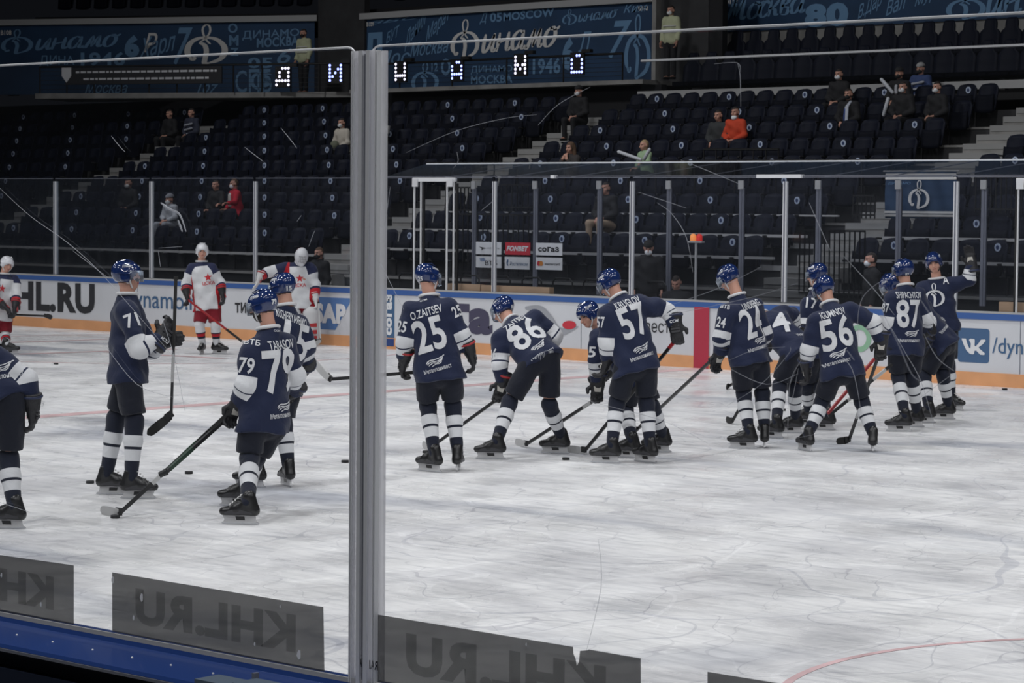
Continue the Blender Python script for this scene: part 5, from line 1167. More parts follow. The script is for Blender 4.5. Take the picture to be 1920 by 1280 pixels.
        for s_ in (-1, 1): b.tube([hc+r_h*(s_*.088)-upv*.0+fr*.030, hc+r_h*(s_*.080)-upv*.055+fr*.035, hc+r_h*(s_*.045)-upv*.100+fr*.045, ch], .0075, 6); b.tube([hc+r_h*(s_*.088)-upv*.02-fr*.045, hc+r_h*(s_*.080)-upv*.062+fr*.02], .006, 6)
        b.build('chin_strap', st, h_)
        if visor:
            b = MB(); nn = 12; a0 = math.radians(72)
            for j in range(nn+1):
                a_ = -a0+2*a0*j/nn; p = hz+(r_h*math.sin(a_)*.114+fr*math.cos(a_)*.142); b.v += [tuple(p+upv*.018), tuple(p-upv*.078*(1 if abs(a_) < .9 else .75)+fr*.004)]
                if j: k_ = 2*j; b.f.append((k_-2, k_-1, k_+1, k_))
            vv = b.build('visor', MC['visor'], h_, smooth=True, fixn=False); sm = vv.modifiers.new('thick', 'SOLIDIFY'); sm.thickness = .002
        if hnum:
            s, px, py, sz = hnum; hit = hb.ray_cast(CAM, N_(ray(px, py)), 200)
            if hit[0] is not None:
                n_ = N_(N_(-ray(px, py))*.5+hit[1]*.5); v_ = N_(upv-n_*upv.dot(n_)); decal(hb, text2d(s, .05, 0, 3), hit[0], v_.cross(n_), v_, n_, sz*1.1, sz, MC['letter'], 'number', h_, org, .003, .1)
        dec = hc+upv*.075+fr*.085 if not red else None
        n_ = N_(fr*.8+upv*.5)
        if dec is not None: decal(hb, text2d('ДИНАМО', .0, .2, 2), dec, (N_(upv-n_*upv.dot(n_))).cross(n_), N_(upv-n_*upv.dot(n_)), n_, .07, .018, MC['letter'], 'front_lettering', h_, org, .003, .1)
        for s_ in (-1, 1):
            n_ = N_(r_h*s_+upv*.5); v_ = N_(upv-n_*upv.dot(n_)); c_ = hz+r_h*(s_*.09)+upv*.06+fr*.02
            decal(hb, text2d('DYNAMO', .02, .3, 2), c_, v_.cross(n_), v_, n_, .085, .028, MC['letter'], 'side_lettering', h_, org, .003, .1)
    PLAYERS.append(root); return root
_sv = [(math.cos(PI/2+i*PI/5)*(1 if i % 2 == 0 else .42), math.sin(PI/2+i*PI/5)*(1 if i % 2 == 0 else .42)) for i in range(10)]
STAR = _store(None, _sv+[(0, 0)], [(i, (i+1) % 10, 10) for i in range(10)], 5)
def stick(label, pts, blade, near=0, mats=('stick', 'tapew'), tapes=(), name='hockey_stick', knob=True):
    """pts: butt and heel as world points; blade: toe as world point; both on real places"""
    top, heel = Vector(pts[0]), Vector(pts[-1]); toe = Vector(blade) if blade is not None else None
    ax_ = N_(heel-top); L = (heel-top).length; side = N_(ax_.cross(UZ)) if abs(ax_.z) < .98 else HR; up2 = side.cross(ax_)
    b = MB(); b.obox((top+heel)/2, ax_*(L/2), side*.011, up2*.0155); root = b.build(name, MC[mats[0]], origin=tuple(heel)); tag(root, label, 'hockey stick', 'hockey sticks')
    if toe is not None:
        bd = N_(toe-heel); n_ = N_(bd.cross(UZ)); hv = n_.cross(bd); hv = hv if hv.z > 0 else -hv; Lb = (toe-heel).length; vs = MB(); K = 10
        for j in range(K+1):
            t = j/K; p = heel+bd*(Lb*t)+n_*(.018*t*t); hh = (.030+.010*math.sin(PI*min(1, t*.9)))*(1 if t < .85 else math.sqrt(max(.05, 1-((t-.85)/.15)**2))); q = vs.v
            for s_ in (-1, 1):
                for w_ in (-1, 1): q.append(tuple(p+hv*(hh*s_)+n_*(.004*w_)+hv*.012))
            if j:
                a = 4*(j-1); c = 4*j; vs.f += [(a, a+1, c+1, c), (a+1, a+3, c+3, c+1), (a+3, a+2, c+2, c+3), (a+2, a, c, c+2)]
        vs.f += [(0, 2, 3, 1), (4*K, 4*K+1, 4*K+3, 4*K+2)]; vs.build('stick_blade', MC[mats[1]], root)
        b = MB(); b.obox(heel+bd*.02-ax_*.02+hv*.008, bd*.038, n_*.009, hv*.03); b.build('heel', MC['stick'], root)
    if knob: b = MB(); b.tube([top-ax_*.0, top+ax_*.03], .021, 8); b.build('butt_end', MC['tapek'], root)
    for a, c, mm in tapes: b = MB(); b.obox(top+ax_*(L*(a+c)/2), ax_*(L*(c-a)/2), side*.0122, up2*.0167); b.build('shaft_band', MC[mm], root)
    return root
# ================================================================== THE SKATERS
MT = 'Металлоинвест'
def back(num, nc, name, cn, nw, em, tc, rot=0, nW=.30, nH=.325, extra=()):
    L = [('num', num, nc[0], nc[1], nW, nH, {'rot': rot}), ('name', name, cn[0], cn[1], nw, .078, {'rot': rot}), ('metal', '', em[0], em[1], .19, .085, {'rot': rot}), ('txt', MT, tc[0], tc[1], .27, .042, {'rot': rot})]
    return L+list(extra)
def P3(px, py, D): return at(px, py, D)
SW = Vector((0, 0, 1))
# number 25, standing with his back to us
skater('person in navy 25 jersey standing upright with back to the viewer, by the near post',
 feet=[(806, 884, 50), (859, 882, -6)], hip=(823, 692, 0), knees=[(802, 757, .10), (849, 757, .10)], neck=(805, 553, .03), head=(803, 522, .05), face=(-50, 12), shoulders=[(771, 583, -.02), (840, 576, .0)],
 elbows=[(759, 637, -.04), (864, 625, 0)], wrists=[(758, 674, .06), (881, 660, .05)], hands=[(752, 703, .12), (890, 688, .08)], palmn=(HR, -HR), band=(.92, 1.62),
 decals=back('25', (805, 627), 'O.ZAITSEV', (799, 585), .31, (817, 677), (821, 691), 9, extra=[('num', '25', 857, 583, .10, .11, {'arm': 1}), ('num', '25', 753, 612, .10, .11, {'arm': 0}), ('txt', 'CCM', 794, 563, .07, .016, {'rot': 10})]), hnum=('25', 788, 522, .045), gcol='gred', hold=(None, None))
# number 86, bent forward
skater('person in navy 86 jersey bending forward to the left over a stick',
 feet=[(921, 861, 88), (1042, 850, 82)], hip=(1008, 668, 0), knees=[(956, 752, -.05), (1030, 757, .05)], neck=(957, 603, .27), head=(943, 582, .36), face=(62, 35), shoulders=[(938, 634, .12), (1003, 598, .24)],
 elbows=[(937, 683, .06), (1040, 632, .28)], wrists=[(943, 718, .10), (1022, 666, .42)], hands=[(936, 742, .14), (1004, 690, .5)], band=(.62, 1.18), hem=.10, gcol='gred', laces=(False, False), hold=((HR*.8-UZ*.6), None),
 decals=back('86', (986, 622), 'ZAITSEV', (966, 602), .27, (1010, 648), (1018, 662), 4, .36, .32, [('num', '86', 924, 664, .10, .11, {'arm': 0})]), hnum=('86', 961, 574, .04))
# number 57
p57 = dict(feet=[(1137, 868, 78), (1211, 867, 45)], hip=(1190, 678, 0), knees=[(1157, 752, .06), (1212, 752, .08)], neck=(1158, 556, .07), head=(1143, 532, .10), face=(66, 34), shoulders=[(1139, 589, -.06), (1206, 569, .06)],
 elbows=[(1137, 643, -.06), (1250, 583, .12)], wrists=[(1138, 676, .05), (1266, 608, .10)], hands=[(1129, 703, .08), (1270, 635, .08)])
skater('person in navy 57 jersey with right arm bent out, middle of the ice', band=(.82, 1.5), laces=(False, False), hold=(None, HR*.7+UZ*.7), **p57,
 decals=back('57', (1189, 601), 'KRUGLOV', (1177, 567), .27, (1204, 652), (1205, 667), 7, extra=[('num', '57', 1126, 604, .09, .11, {'arm': 0})]), hnum=('57', 1160, 531, .04), beard=False)
# the face looking down behind number 57
skater('person in navy jersey bending left behind number 57, face looking down',
 feet=[(1175, 858, 70), (1233, 848, 88)], hip=(1190, 700, .0), knees=[(1172, 762, -.02), (1222, 760, .1)], neck=(1122, 613, .02), head=(1103, 591, -.02), face=(128, 22), visor=False, shoulders=[(1122, 634, -.16), (1147, 622, .18)],
 elbows=[(1117, 676, -.2), (1160, 672, .22)], wrists=[(1121, 718, -.12), (1138, 700, .3)], hands=[(1119, 744, -.1), (1120, 716, .34)], band=(1.0, 1.6), hold=(HR*.8+UZ*.5, None),
 decals=[('num', '5', 1110, 660, .08, .11, {'arm': 0})])
# number 24
skater('person in navy 24 jersey looking down with clear visor, right of the red stripe',
 feet=[(1394, 841, 82), (1433, 839, -4)], hip=(1404, 664, 0), knees=[(1394, 735, .08), (1429, 735, .1)], neck=(1381, 551, .04), head=(1366, 522, .08), face=(66, 36), shoulders=[(1362, 586, -.09), (1416, 576, .13)],
 elbows=[(1352, 634, -.1), (1434, 628, .15)], wrists=[(1349, 663, 0), (1425, 655, .35)], hands=[(1341, 684, .06), (1408, 668, .42)], band=(.72, 1.32), laces=(True, False), hold=(HR*.7+UZ*.6, None),
 decals=back('24', (1414, 603), 'LINDBERG', (1408, 571), .26, (1427, 636), (1423, 651), 8, extra=[('num', '24', 1352, 604, .10, .11, {'arm': 0}), ('txt', 'ВТБ', 1360, 575, .10, .04, {'arm': 0})]))
# bent player behind 24
skater('person in navy jersey bent double behind numbers 24 and 56',
 feet=[(1447, 821, 60), (1482, 812, 90)], hip=(1492, 655, 0), knees=[(1462, 722, -.04), (1490, 724, .1)], neck=(1436, 594, .28), head=(1418, 600, .40), face=(60, 50), shoulders=[(1434, 617, .10), (1462, 588, .36)],
 elbows=[(1424, 660, .10), (1486, 590, .5)], wrists=[(1420, 697, .14), (1496, 625, .6)], hands=[(1416, 716, .16), (1490, 650, .6)], visor=False,
 decals=[('num', '4', 1464, 602, .2, .32, {'rot': -22}), ('metal', '', 1503, 612, .17, .08, {'rot': -10}), ('txt', MT, 1508, 627, .25, .04, {'rot': 0}), ('name', 'LIDR', 1440, 578, .14, .07, {'rot': -20})])
# number 17
skater('person in navy 17 jersey standing behind number 56, helmet showing 17',
 feet=[(1508, 797, 60), (1543, 806, 80)], hip=(1531, 655, 0), knees=[(1512, 722, .05), (1536, 724, .05)], neck=(1533, 540, .02), head=(1531, 516, .03), face=(55, 10), shoulders=[(1516, 572, -.12), (1545, 564, .14)],
 elbows=[(1511, 614, -.16), (1556, 612, .18)], wrists=[(1511, 645, 0), (1545, 645, .3)], hands=[(1516, 665, .06), (1530, 660, .36)], band=(.62, 1.2), laces=(True, True),
 decals=[('num', '17', 1522, 568, .13, .13, {'arm': 0})], hnum=('17', 1540, 520, .045))
# number 56
skater('person in navy 56 jersey standing astride with head bowed, stick blade between the feet',
 feet=[(1510, 845, 22), (1636, 846, -6)], hip=(1577, 690, 0), knees=[(1543, 748, .12), (1615, 750, .12)], neck=(1554, 568, .10), head=(1545, 543, .15), face=(38, 34), shoulders=[(1530, 603, -.05), (1597, 582, .06)],
 elbows=[(1516, 656, -.02), (1637, 604, .08)], wrists=[(1512, 688, .06), (1652, 640, .12)], hands=[(1515, 712, .12), (1650, 665, .13)], band=(.82, 1.5), hold=(None, UZ*.8+HR*.3),
 decals=back('56', (1570, 623), 'IGUMNOV', (1561, 587), .28, (1573, 663), (1573, 677), 6, .34, .34), hnum=('56', 1550, 546, .04))
# number 87
skater('person in navy 87 jersey with back turned, in front of the captain',
 feet=[(1687, 809, 90), (1710, 800, 70)], hip=(1697, 648, 0), knees=[(1684, 704, .05), (1709, 703, .08)], neck=(1698, 533, .03), head=(1693, 508, .04), face=(42, 0), shoulders=[(1673, 560, -.05), (1720, 553, .08)],
 elbows=[(1668, 603, -.04), (1738, 598, .1)], wrists=[(1664, 630, .16), (1735, 622, .26)], hands=[(1668, 645, .24), (1722, 630, .34)], band=(.78, 1.35), laces=(True, False), strap='k',
 decals=back('87', (1706, 588), 'SHIPACHYOV', (1704, 553), .33, (1711, 625), (1707, 638), 2, .30, .33, [('num', '87', 1660, 577, .09, .11, {'arm': 0})]), hnum=('87', 1701, 514, .04))
skater('person in navy jersey bending left, partly behind number 87',
 feet=[(1732, 793, 90), (1769, 786, 90)], hip=(1765, 640, 0), knees=[(1733, 703, -.05), (1768, 700, .08)], neck=(1692, 556, .12), head=(1669, 535, .12), face=(62, 28), shoulders=[(1706, 580, -.12), (1722, 560, .22)],
 elbows=[(1742, 606, -.26), (1700, 600, .34)], wrists=[(1734, 640, -.2), (1690, 630, .4)], hands=[(1722, 655, -.14), (1680, 640, .42)], band=(.55, 1.15),
 decals=[('metal', '', 1768, 598, .13, .08, {'rot': -10}), ('txt', MT, 1772, 614, .24, .045, {'rot': 10})])
# captain raising an arm
skater('person in navy jersey with white crest facing the viewer, one arm raised',
 feet=[(1713, 768, 165), (1789, 769, -142)], hip=(1763, 606, 0), knees=[(1742, 684, -.08), (1779, 682, -.08)], neck=(1756, 521, 0), head=(1751, 493, -.02), face=(168, 8), shoulders=[(1731, 541, .02), (1784, 534, -.02)],
 elbows=[(1723, 582, .0), (1817, 524, -.1)], wrists=[(1724, 612, -.12), (1821, 494, -.12)], hands=[(1728, 624, -.2), (1818, 473, -.12)], palmn=(None, -HT-HR*.3), band=(1.0, 1.62), laces=(True, True), strap='k', curl=(.9, .45), visor=False,
 decals=[('logo', '', 1752, 553, .25, .30, {}), ('name', 'A', 1773, 525, .075, .10, {}), ('num', '87', 1737, 520, .05, .05, {})], hairm='hairb')
# number 71 in profile
skater('person in navy 71 jersey in profile, holding a stick upright',
 feet=[(258, 935, -86), (212, 927, -90)], hip=(240, 694, 0), knees=[(252, 788, -.13), (218, 782, .13)], neck=(239, 548, 0), head=(239, 518, 0), face=(-90, -2), shoulders=[(236, 583, -.17), (243, 580, .17)],
 elbows=[(262, 654, -.27), (284, 655, .2)], wrists=[(303, 632, -.17), (306, 640, .05)], hands=[(320, 606, -.12), (322, 636, -.04)], band=(.72, 1.62), laces=(True, True), hold=(UZ, UZ), beard=False,
 decals=[('num', '71', 247, 600, .12, .13, {'arm': 0}), ('num', '1', 204, 610, .06, .34, {'arm': 0}), ('metal', '', 281, 681, .07, .06, {})])
# cut at the left edge
skater('person in navy jersey cut by the left frame edge, dark gloved hand hanging down',
 feet=[(-46, 985, 80), (14, 991, 84)], hip=(-6, 742, 0), knees=[(-40, 850, .0), (16, 858, .02)], neck=(-55, 618, .1), head=(-78, 585, .1), face=(70, 20), shoulders=[(-80, 655, .1), (-6, 672, .0)],
 elbows=[(-90, 720, .1), (49, 712, 0)], wrists=[(-70, 760, .2), (61, 764, .0)], hands=[(-60, 790, .3), (62, 793, .02)], band=(.55, 1.12), hem=.06, hipw=.12,
 decals=[('metal', '', 4, 688, .16, .08, {'rot': -10}), ('txt', MT, 8, 704, .25, .045, {'rot': -10})])
# number 79
skater('person in navy 79 jersey with beard, glove at the hip, nearest to the viewer',
 feet=[(452, 983, 82), (446, 949, 84)], hip=(494, 785, 0), knees=[(468, 858, -.08), (480, 856, .12)], neck=(503, 612, .02), head=(492, 575, .03), face=(68, 12), shoulders=[(472, 657, -.11), (533, 641, .12)],
 elbows=[(461, 722, -.15), (553, 705, .2)], wrists=[(446, 757, -.06), (548, 735, .4)], hands=[(428, 787, .0), (528, 758, .45)], band=(.76, 1.42), laces=(True, False), beard=True, hold=(HR*.8+UZ*.6, None),
 decals=back('79', (528, 695), 'TARASOV', (526, 646), .27, (534, 761), (530, 778), 8, .34, .36, [('num', '79', 462, 685, .13, .13, {'arm': 0}), ('txt', 'ВТБ', 473, 641, .13, .05, {'arm': 0}), ('txt', 'CCM', 519, 620, .06, .016, {})]), hnum=('79', 514, 565, .045))
# number 15
skater('person in navy 15 jersey standing behind number 79',
 feet=[(470, 914, 74), (537, 911, 24)], hip=(523, 716, 0), knees=[(500, 788, .05), (531, 790, .08)], neck=(536, 570, .03), head=(529, 541, .05), face=(52, 10), shoulders=[(511, 598, -.08), (561, 610, .13)],
 elbows=[(503, 652, -.08), (574, 655, .14)], wrists=[(508, 690, .05), (572, 688, .3)], hands=[(520, 705, .15), (566, 697, .4)], band=(.7, 1.35),
 decals=[('num', '15', 556, 640, .30, .34, {'rot': -8}), ('name', 'KUCHERYAVENKO', 548, 596, .34, .085, {'rot': -14})], hnum=('15', 542, 540, .045))
# red and white visitors
skater('person in white and red jersey facing the viewer, red stick held low', kit='red',
 feet=[(378, 664, 172), (411, 664, -112)], hip=(389, 575, 0), knees=[(374, 608, -.05), (404, 608, -.05)], neck=(378, 489, 0), head=(379, 471, -.02), face=(-168, 5), shoulders=[(360, 504, 0), (397, 503, 0)],
 elbows=[(350, 531, .02), (413, 530, .02)], wrists=[(350, 551, -.1), (417, 549, -.1)], hands=[(353, 566, -.14), (420, 563, -.12)], hem=.04, strap='w', laces=(True, True), hairm='hairb', beard=False, visor=False,
 decals=[('star', '', 390, 519, .13, .13, {'m': 'letterr'}), ('txt', 'ЦСКА', 391, 531, .2, .07, {'m': 'letterr'})])
skater('person in white and red jersey at the left frame edge with a low stick', kit='red',
 feet=[(-12, 660, -80), (18, 664, -84)], hip=(0, 588, 0), knees=[(-12, 625, -.05), (10, 628, .0)], neck=(8, 512, 0), head=(13, 496, 0), face=(-140, 12), shoulders=[(-8, 528, -.1), (26, 526, .12)],
 elbows=[(-10, 560, -.2), (31, 553, -.02)], wrists=[(8, 575, -.3), (29, 575, -.2)], hands=[(18, 583, -.32), (27, 590, -.26)], visor=False, decals=[('star', '', 4, 540, .13, .13, {'m': 'letterr'})])
skater('goalkeeper in white and red with leg pads, arm stretched to the left', kit='red', goalie=True,
 feet=[(547, 647, 176), (586, 649, -150)], hip=(565, 566, 0), knees=[(549, 600, -.1), (583, 600, -.1)], neck=(563, 493, -.05), head=(565, 480, -.12), face=(-168, 22), shoulders=[(528, 503, 0), (582, 503, 0)],
 elbows=[(500, 512, -.05), (591, 532, 0)], wrists=[(487, 520, -.15), (592, 560, -.1)], hands=[(480, 538, -.18), (595, 578, -.14)], bulk=1.12, hem=.10, curl=(.3, .8),
 decals=[('star', '', 562, 521, .14, .14, {'m': 'letterr'}), ('txt', 'ЦСКА', 562, 535, .22, .08, {'m': 'letterr'})])
# ------------------------------------------------------------------ sticks and pucks
def D_ice(x, y): return depth_of(ice(x, y))
def ST(label, a, da, heel, toe=None, **k):
    """a = upper end in the frame at depth da; heel and toe lie on the ice"""
    h = ice(*heel)+UZ*.03; t = None if toe is None else ice(*toe)+UZ*.02
    if t is not None and (t-h).length > .34: t = h+N_(t-h)*.31
    return stick(label, [at(a[0], a[1], da), h], t, **k)
d79 = (D_ice(452, 983)+D_ice(446, 949))/2; d57 = (D_ice(1137, 868)+D_ice(1211, 867))/2; d56 = D_ice(1573, 845); d24 = D_ice(1413, 840); d86 = (D_ice(921, 861)+D_ice(1042, 850))/2; d10 = D_ice(1204, 853); d71 = (D_ice(258, 935)+D_ice(212, 927))/2; d25 = D_ice(832, 883)
ST('black stick with pale taped blade on the ice at lower left, held by number 79', (431, 772), d79-.03, (222, 971), (166, 960), tapes=((.62, .70, 'tapew'), (.30, .42, 'stickg')))
stick('dark stick held by number 79 pointing down with its butt in the air', [at(418, 790, d79+.05), at(312, 884, d79-.6)], None, tapes=((.55, .95, 'stickg'),)); 
b = MB(); e = at(306, 888, d79-.63); b.tube([e+HR*.03+UZ*.02, e-HR*.03-UZ*.01], [.03, .025], 8); tag(b.build('stick_butt_tape', M['black']), 'black taped knob at the low end of the second stick of number 79', 'stick end')
stick('black stick held upright by number 71', [at(330, 518, d71-.16), at(321, 782, d71-.10)], at(276, 817, d71-.02), mats=('stick', 'tapek'), tapes=((.0, .5, 'tapek'), (.55, .75, 'tapew')))
stick('black stick with white blade held level, crossing behind the near post, of number 25', [at(786, 697, d25+.13), at(615, 711, d25+.10)], at(582, 675, d25+.3), tapes=((.0, .1, 'tapek'),))
ST('black stick with white letters held by number 86, blade at the left', (930, 750), d86+.12, (806, 845), (765, 832), tapes=((.55, .68, 'tapew'),))
ST('black stick with white blade of the player looking down, blade near number 86', (1122, 745), d10-.12, (985, 839), (955, 832), tapes=((.1, .2, 'tapew'),))
ST('stick with blue and red grip of number 57, white blade by the puck', (1277, 625), d57+.08, (1095, 852), (1044, 845), tapes=((.0, .06, 'tapew'), (.06, .12, 'stickr')))
ST('long black stick of number 24 running down to the left behind number 57', (1345, 665), d24+.05, (1192, 812), (1165, 822), mats=('stick', 'tapek'))
ST('black stick with dark blade on the ice left of number 24', (1424, 700), D_ice(1372, 796)-.2, (1372, 796), (1329, 782), mats=('stick', 'tapek'))
ST('black curved stick blade edge left of number 24, behind', (1420, 690), D_ice(1352, 756)-.1, (1366, 728), (1347, 757), mats=('stick', 'tapek'))
ST('black stick with white letters of number 56, blade between the feet', (1653, 650), d56+.12, (1591, 832), (1570, 833), mats=('stick', 'tapek'), tapes=((.5, .75, 'tapew'),))
stick('red stick behind the legs of number 56', [at(1640, 672, d56+.9), at(1552, 775, d56+.5)], None, mats=('stickr', 'tapek'), knob=False)
stick('black stick with white letters behind the right knee of number 56', [at(1672, 683, d56+1.0), at(1553, 780, d56+.7)], None, tapes=((.1, .3, 'tapew'), (.55, .7, 'tapew')), knob=False)
dR = D_ice(395, 664)
stick('red and black stick of the white-clad player, running down to the right', [at(350, 560, dR-.16), at(480, 660, dR-1.0)], at(500, 664, dR-1.1), mats=('stickr', 'tapek'), tapes=((.58, .8, 'tapek'), (.8, .97, 'tapew')))
stick('black stick held level at the far left edge', [at(-20, 588, D_ice(5, 660)-.3), at(86, 592, D_ice(5, 660)-.5)], at(98, 597, D_ice(5, 660)-.5), mats=('stick', 'tapek'))
stick('pale goalkeeper stick beside the right leg pad', [at(597, 566, D_ice(565, 648)-.2), at(601, 640, D_ice(565, 648)-.5)], at(585, 649, D_ice(565, 648)-.6), mats=('tapew', 'tapew'))
pucks = [((169, 906), 'puck on the ice left of number 71'), ((354, 888), 'puck between numbers 71 and 79'), ((216, 971), 'puck against the taped blade at lower left'), ((647, 867), 'puck just left of the near post'), ((1061, 862), 'puck in front of the white blade left of number 57'),
 ((1237, 806), 'puck right of number 57'), ((1468, 770), 'puck behind number 24'), ((1884, 731), 'puck near the boards at far right'), ((105, 683), 'puck far off at the left'), ((799, 849), 'puck at the stick blade of number 25')]
V, F = [], []
for i, (p, l) in enumerate(pucks):
    c = ice(*p); b = MB(); b.tube([c+UZ*.0005, c+UZ*.003, c+UZ*.022, c+UZ*.0255], [.035, .038, .038, .035], 20); o = b.build('puck', M['black'], origin=tuple(c)); tag(o, 'black rubber '+l, 'puck', 'pucks on the ice')
# ================================================================== PEOPLE OFF THE ICE
_cm = {}
def cloth(c):
    c = tuple(c)
    if c not in _cm: _cm[c] = mat('cloth', c, 0.85, bump=.3, bscale=14)
    return _cm[c]
DKC = (0.010, 0.010, 0.012)
def visitor(label, px, py, Y, pose='sit', jacket=DKC, trousers=(0.008, 0.008, 0.010), hair='hair', mask='w', cap=None, turn=0, pitch=8, hands='lap', zoff=0, long_hair=False, extra=None, small=1.0, floor=None):
    H = onY(px, py, Y); s = small
    fr = Vector((math.sin(math.radians(turn)), -math.cos(math.radians(turn)), 0)); r = fr.cross(UZ)
    face = (fr*math.cos(math.radians(pitch))-UZ*math.sin(math.radians(pitch))).normalized(); up = N_(UZ-face*UZ.dot(face))
    nk = H-UZ*.15*s-fr*.02; sh = [nk-UZ*.07*s-r*.17*s, nk-UZ*.07*s+r*.17*s]
    if pose == 'sit':
        pel = nk-UZ*.55*s-fr*.06; hips = [pel-r*.09, pel+r*.09]; kn = [h+fr*.42*s+UZ*.03+q*r*.04 for h, q in zip(hips, (-1, 1))]; an = [k_-UZ*.40*s-fr*.02 for k_ in kn]
    else:
        pel = nk-UZ*.56*s; hips = [pel-r*.09, pel+r*.09]; kn = [h-UZ*.42*s+fr*.02 for h in hips]; an = [k_-UZ*.40*s-fr*.02 for k_ in kn]
    if hands == 'lap': el = [sh[0]-UZ*.26*s-r*.08+fr*.04, sh[1]-UZ*.26*s+r*.08+fr*.04]; wr = [pel+UZ*.12+fr*.25*s-r*.07, pel+UZ*.12+fr*.25*s+r*.07]; hd = [pel+UZ*.10+fr*.32*s-r*.02, pel+UZ*.09+fr*.32*s+r*.03]
    elif hands == 'mouth': el = [sh[0]-UZ*.24*s-r*.06+fr*.10, sh[1]-UZ*.24*s+r*.06+fr*.10]; wr = [nk-UZ*.10+fr*.20-r*.06, nk-UZ*.10+fr*.20+r*.06]; hd = [nk-UZ*.03+fr*.18-r*.03, nk-UZ*.03+fr*.18+r*.03]
    elif hands == 'out': el = [sh[0]-UZ*.2*s-r*.14+fr*.10, sh[1]-UZ*.25*s+r*.06+fr*.05]; wr = [el[0]-UZ*.02-r*.12+fr*.2, pel+UZ*.12+fr*.25*s+r*.07]; hd = [wr[0]+fr*.07-r*.03, wr[1]+fr*.07]
    else: el = [sh[0]-UZ*.28*s-r*.06, sh[1]-UZ*.28*s+r*.06]; wr = [e-UZ*.22*s+fr*.08 for e in el]; hd = [w_-UZ*.08+fr*.02 for w_ in wr]
    org = (pel.x, pel.y, an[0].z-.06)
    hp, hax = head_prims(H, face, up)
    body = [('C', pel, nk-UZ*.12, .09, .10, r, 1.3), ('C', nk-UZ*.12, nk, .05, .05), ('C', nk, H-up*.03-face*.02, .05, .052), ('C', sh[0], sh[1], .04, .04)]
    for i in (0, 1): body += [('C', sh[i], el[i], .035, .03), ('C', el[i], wr[i], .03, .024), ('C', hips[i], kn[i], .06, .045), ('C', kn[i], an[i], .045, .032), ('C', an[i], an[i]-UZ*.02+fr*.12, .03, .028)]
    V, F = sculpt(body+hp+head_dents(H, face, up), .032, .02, fine=(A_of(H), .14, .012), relax=1)
    hv = [glove_prims(wr[i], hd[i], N_(hd[i]-wr[i]), (-r if i else r) if hands != 'side' else fr, -UZ if hands in ('lap', 'out') else (-fr if hands == 'mouth' else (r if i == 0 else -r)), 1.0, .8, True) for i in (0, 1)]
    cen = V[F].mean(1); q = cen-A_of(H); x = q@A_of(hax[0]); y = q@A_of(hax[1]); z = q@A_of(hax[2]); mi = np.zeros(len(F), int)
    mi[(y > .055) & (abs(abs(x)-.031) < .014) & (abs(z-.012) < .010)] = 1
    mi[(((y < .02-(z*.5)) & (z > -.06)) | (z > .065)) & (abs(x) < .1) & (abs(z) < .13) & (abs(y) < .13) & ~((abs(x) > .066) & (abs(y) < .03) & (z < .02))] = 2
    for P in hv:
        V2, F2 = sculpt(P, .009, .006); F2 = F2+len(V); V = np.concatenate([V, V2]); F = np.concatenate([F, F2]); mi = np.concatenate([mi, np.zeros(len(F2), int)])
    root = mesh_from('person', V, F, [MC['skin'], MC['eye'], MC[hair]], None, org, matidx=mi); tag(root, label, 'person', 'people off the ice')
    P = [('C', nk-UZ*.14*s, pel+UZ*.02, .135*s, .150*s, r, 1.25), ('C', sh[0], sh[1], .075*s, .075*s), ('C', nk-UZ*.08, nk-UZ*.01, .085, .068)]
    for i in (0, 1): P += [('C', sh[i], el[i], .075*s, .062*s), ('C', el[i], wr[i], .062*s, .048*s, None, 1.0, (interp(el[i], wr[i], .95), wr[i]-el[i]))]
    P += [('WRK', [(N_(Vector((.5, .2, .8))), 40, .006, 1.0), (N_(Vector((-.6, .2, .7))), 31, .006, 2.0)]), ('CUT', pel-UZ*.12, -UZ)]
    V, F = sculpt(P, .020, .035); mesh_from('jacket', V, F, cloth(jacket), root, org)
    P = [('C', pel+UZ*.03, pel-UZ*.02, .12*s, .13*s, r, 1.2)]
    for i in (0, 1): P += [('C', hips[i], kn[i], .092*s, .072*s), ('C', kn[i], an[i], .068*s, .056*s, None, 1.0, (an[i], an[i]-kn[i]))]
    V, F = sculpt(P, .024, .02); mesh_from('trousers', V, F, cloth(trousers), root, org)
    for i in (0, 1): V, F = sculpt([('C', an[i]-UZ*.03-fr*.03, an[i]-UZ*.035+fr*.13, .042, .036), ('CUT', an[i]-UZ*.065, -UZ)], .02, .02); mesh_from('shoe', V, F, M['black'], root, org)
    if mask:
        c = H-up*(.055 if mask != 'c' else .11)+face*.060; V, F = sculpt([('E', c, (.066, .060, .054), hax)], .011, .01); mesh_from('face_mask', V, F, MC['maskk' if mask == 'k' else 'maskw'], root, org)
    if cap: V, F = sculpt([('E', H+up*.035-face*.012, (.092, .112, .095), hax), ('CUT', H+up*.035, -up)], .013, .01); mesh_from('knit_cap', V, F, cloth(cap), root, org)
    if long_hair: V, F = sculpt([('E', H+up*.02-face*.03, (.095, .10, .11), hax), ('C', H-face*.05-r*.06, H-face*.05-r*.09-UZ*.24, .05, .045), ('C', H-face*.05+r*.06, H-face*.05+r*.09-UZ*.24, .05, .045), ('-E', H+face*.11-up*.02, (.075, .1, .10), hax)], .013, .02); mesh_from('long_hair', V, F, MC['hairb'], root, org)
    if extra: extra(root, dict(H=H, nk=nk, pel=pel, sh=sh, fr=fr, r=r, hd=hd, org=org, el=el))
    return root
def pick(px, py, back=0.0):
    best = None
    for k in range(NROW):
        z = onY(px, py, rowY(k)-.10).z; e = abs(z-(rowF(k)+1.20))
        if best is None or e < best[0]: best = (e, k)
    return rowY(best[1])-.08
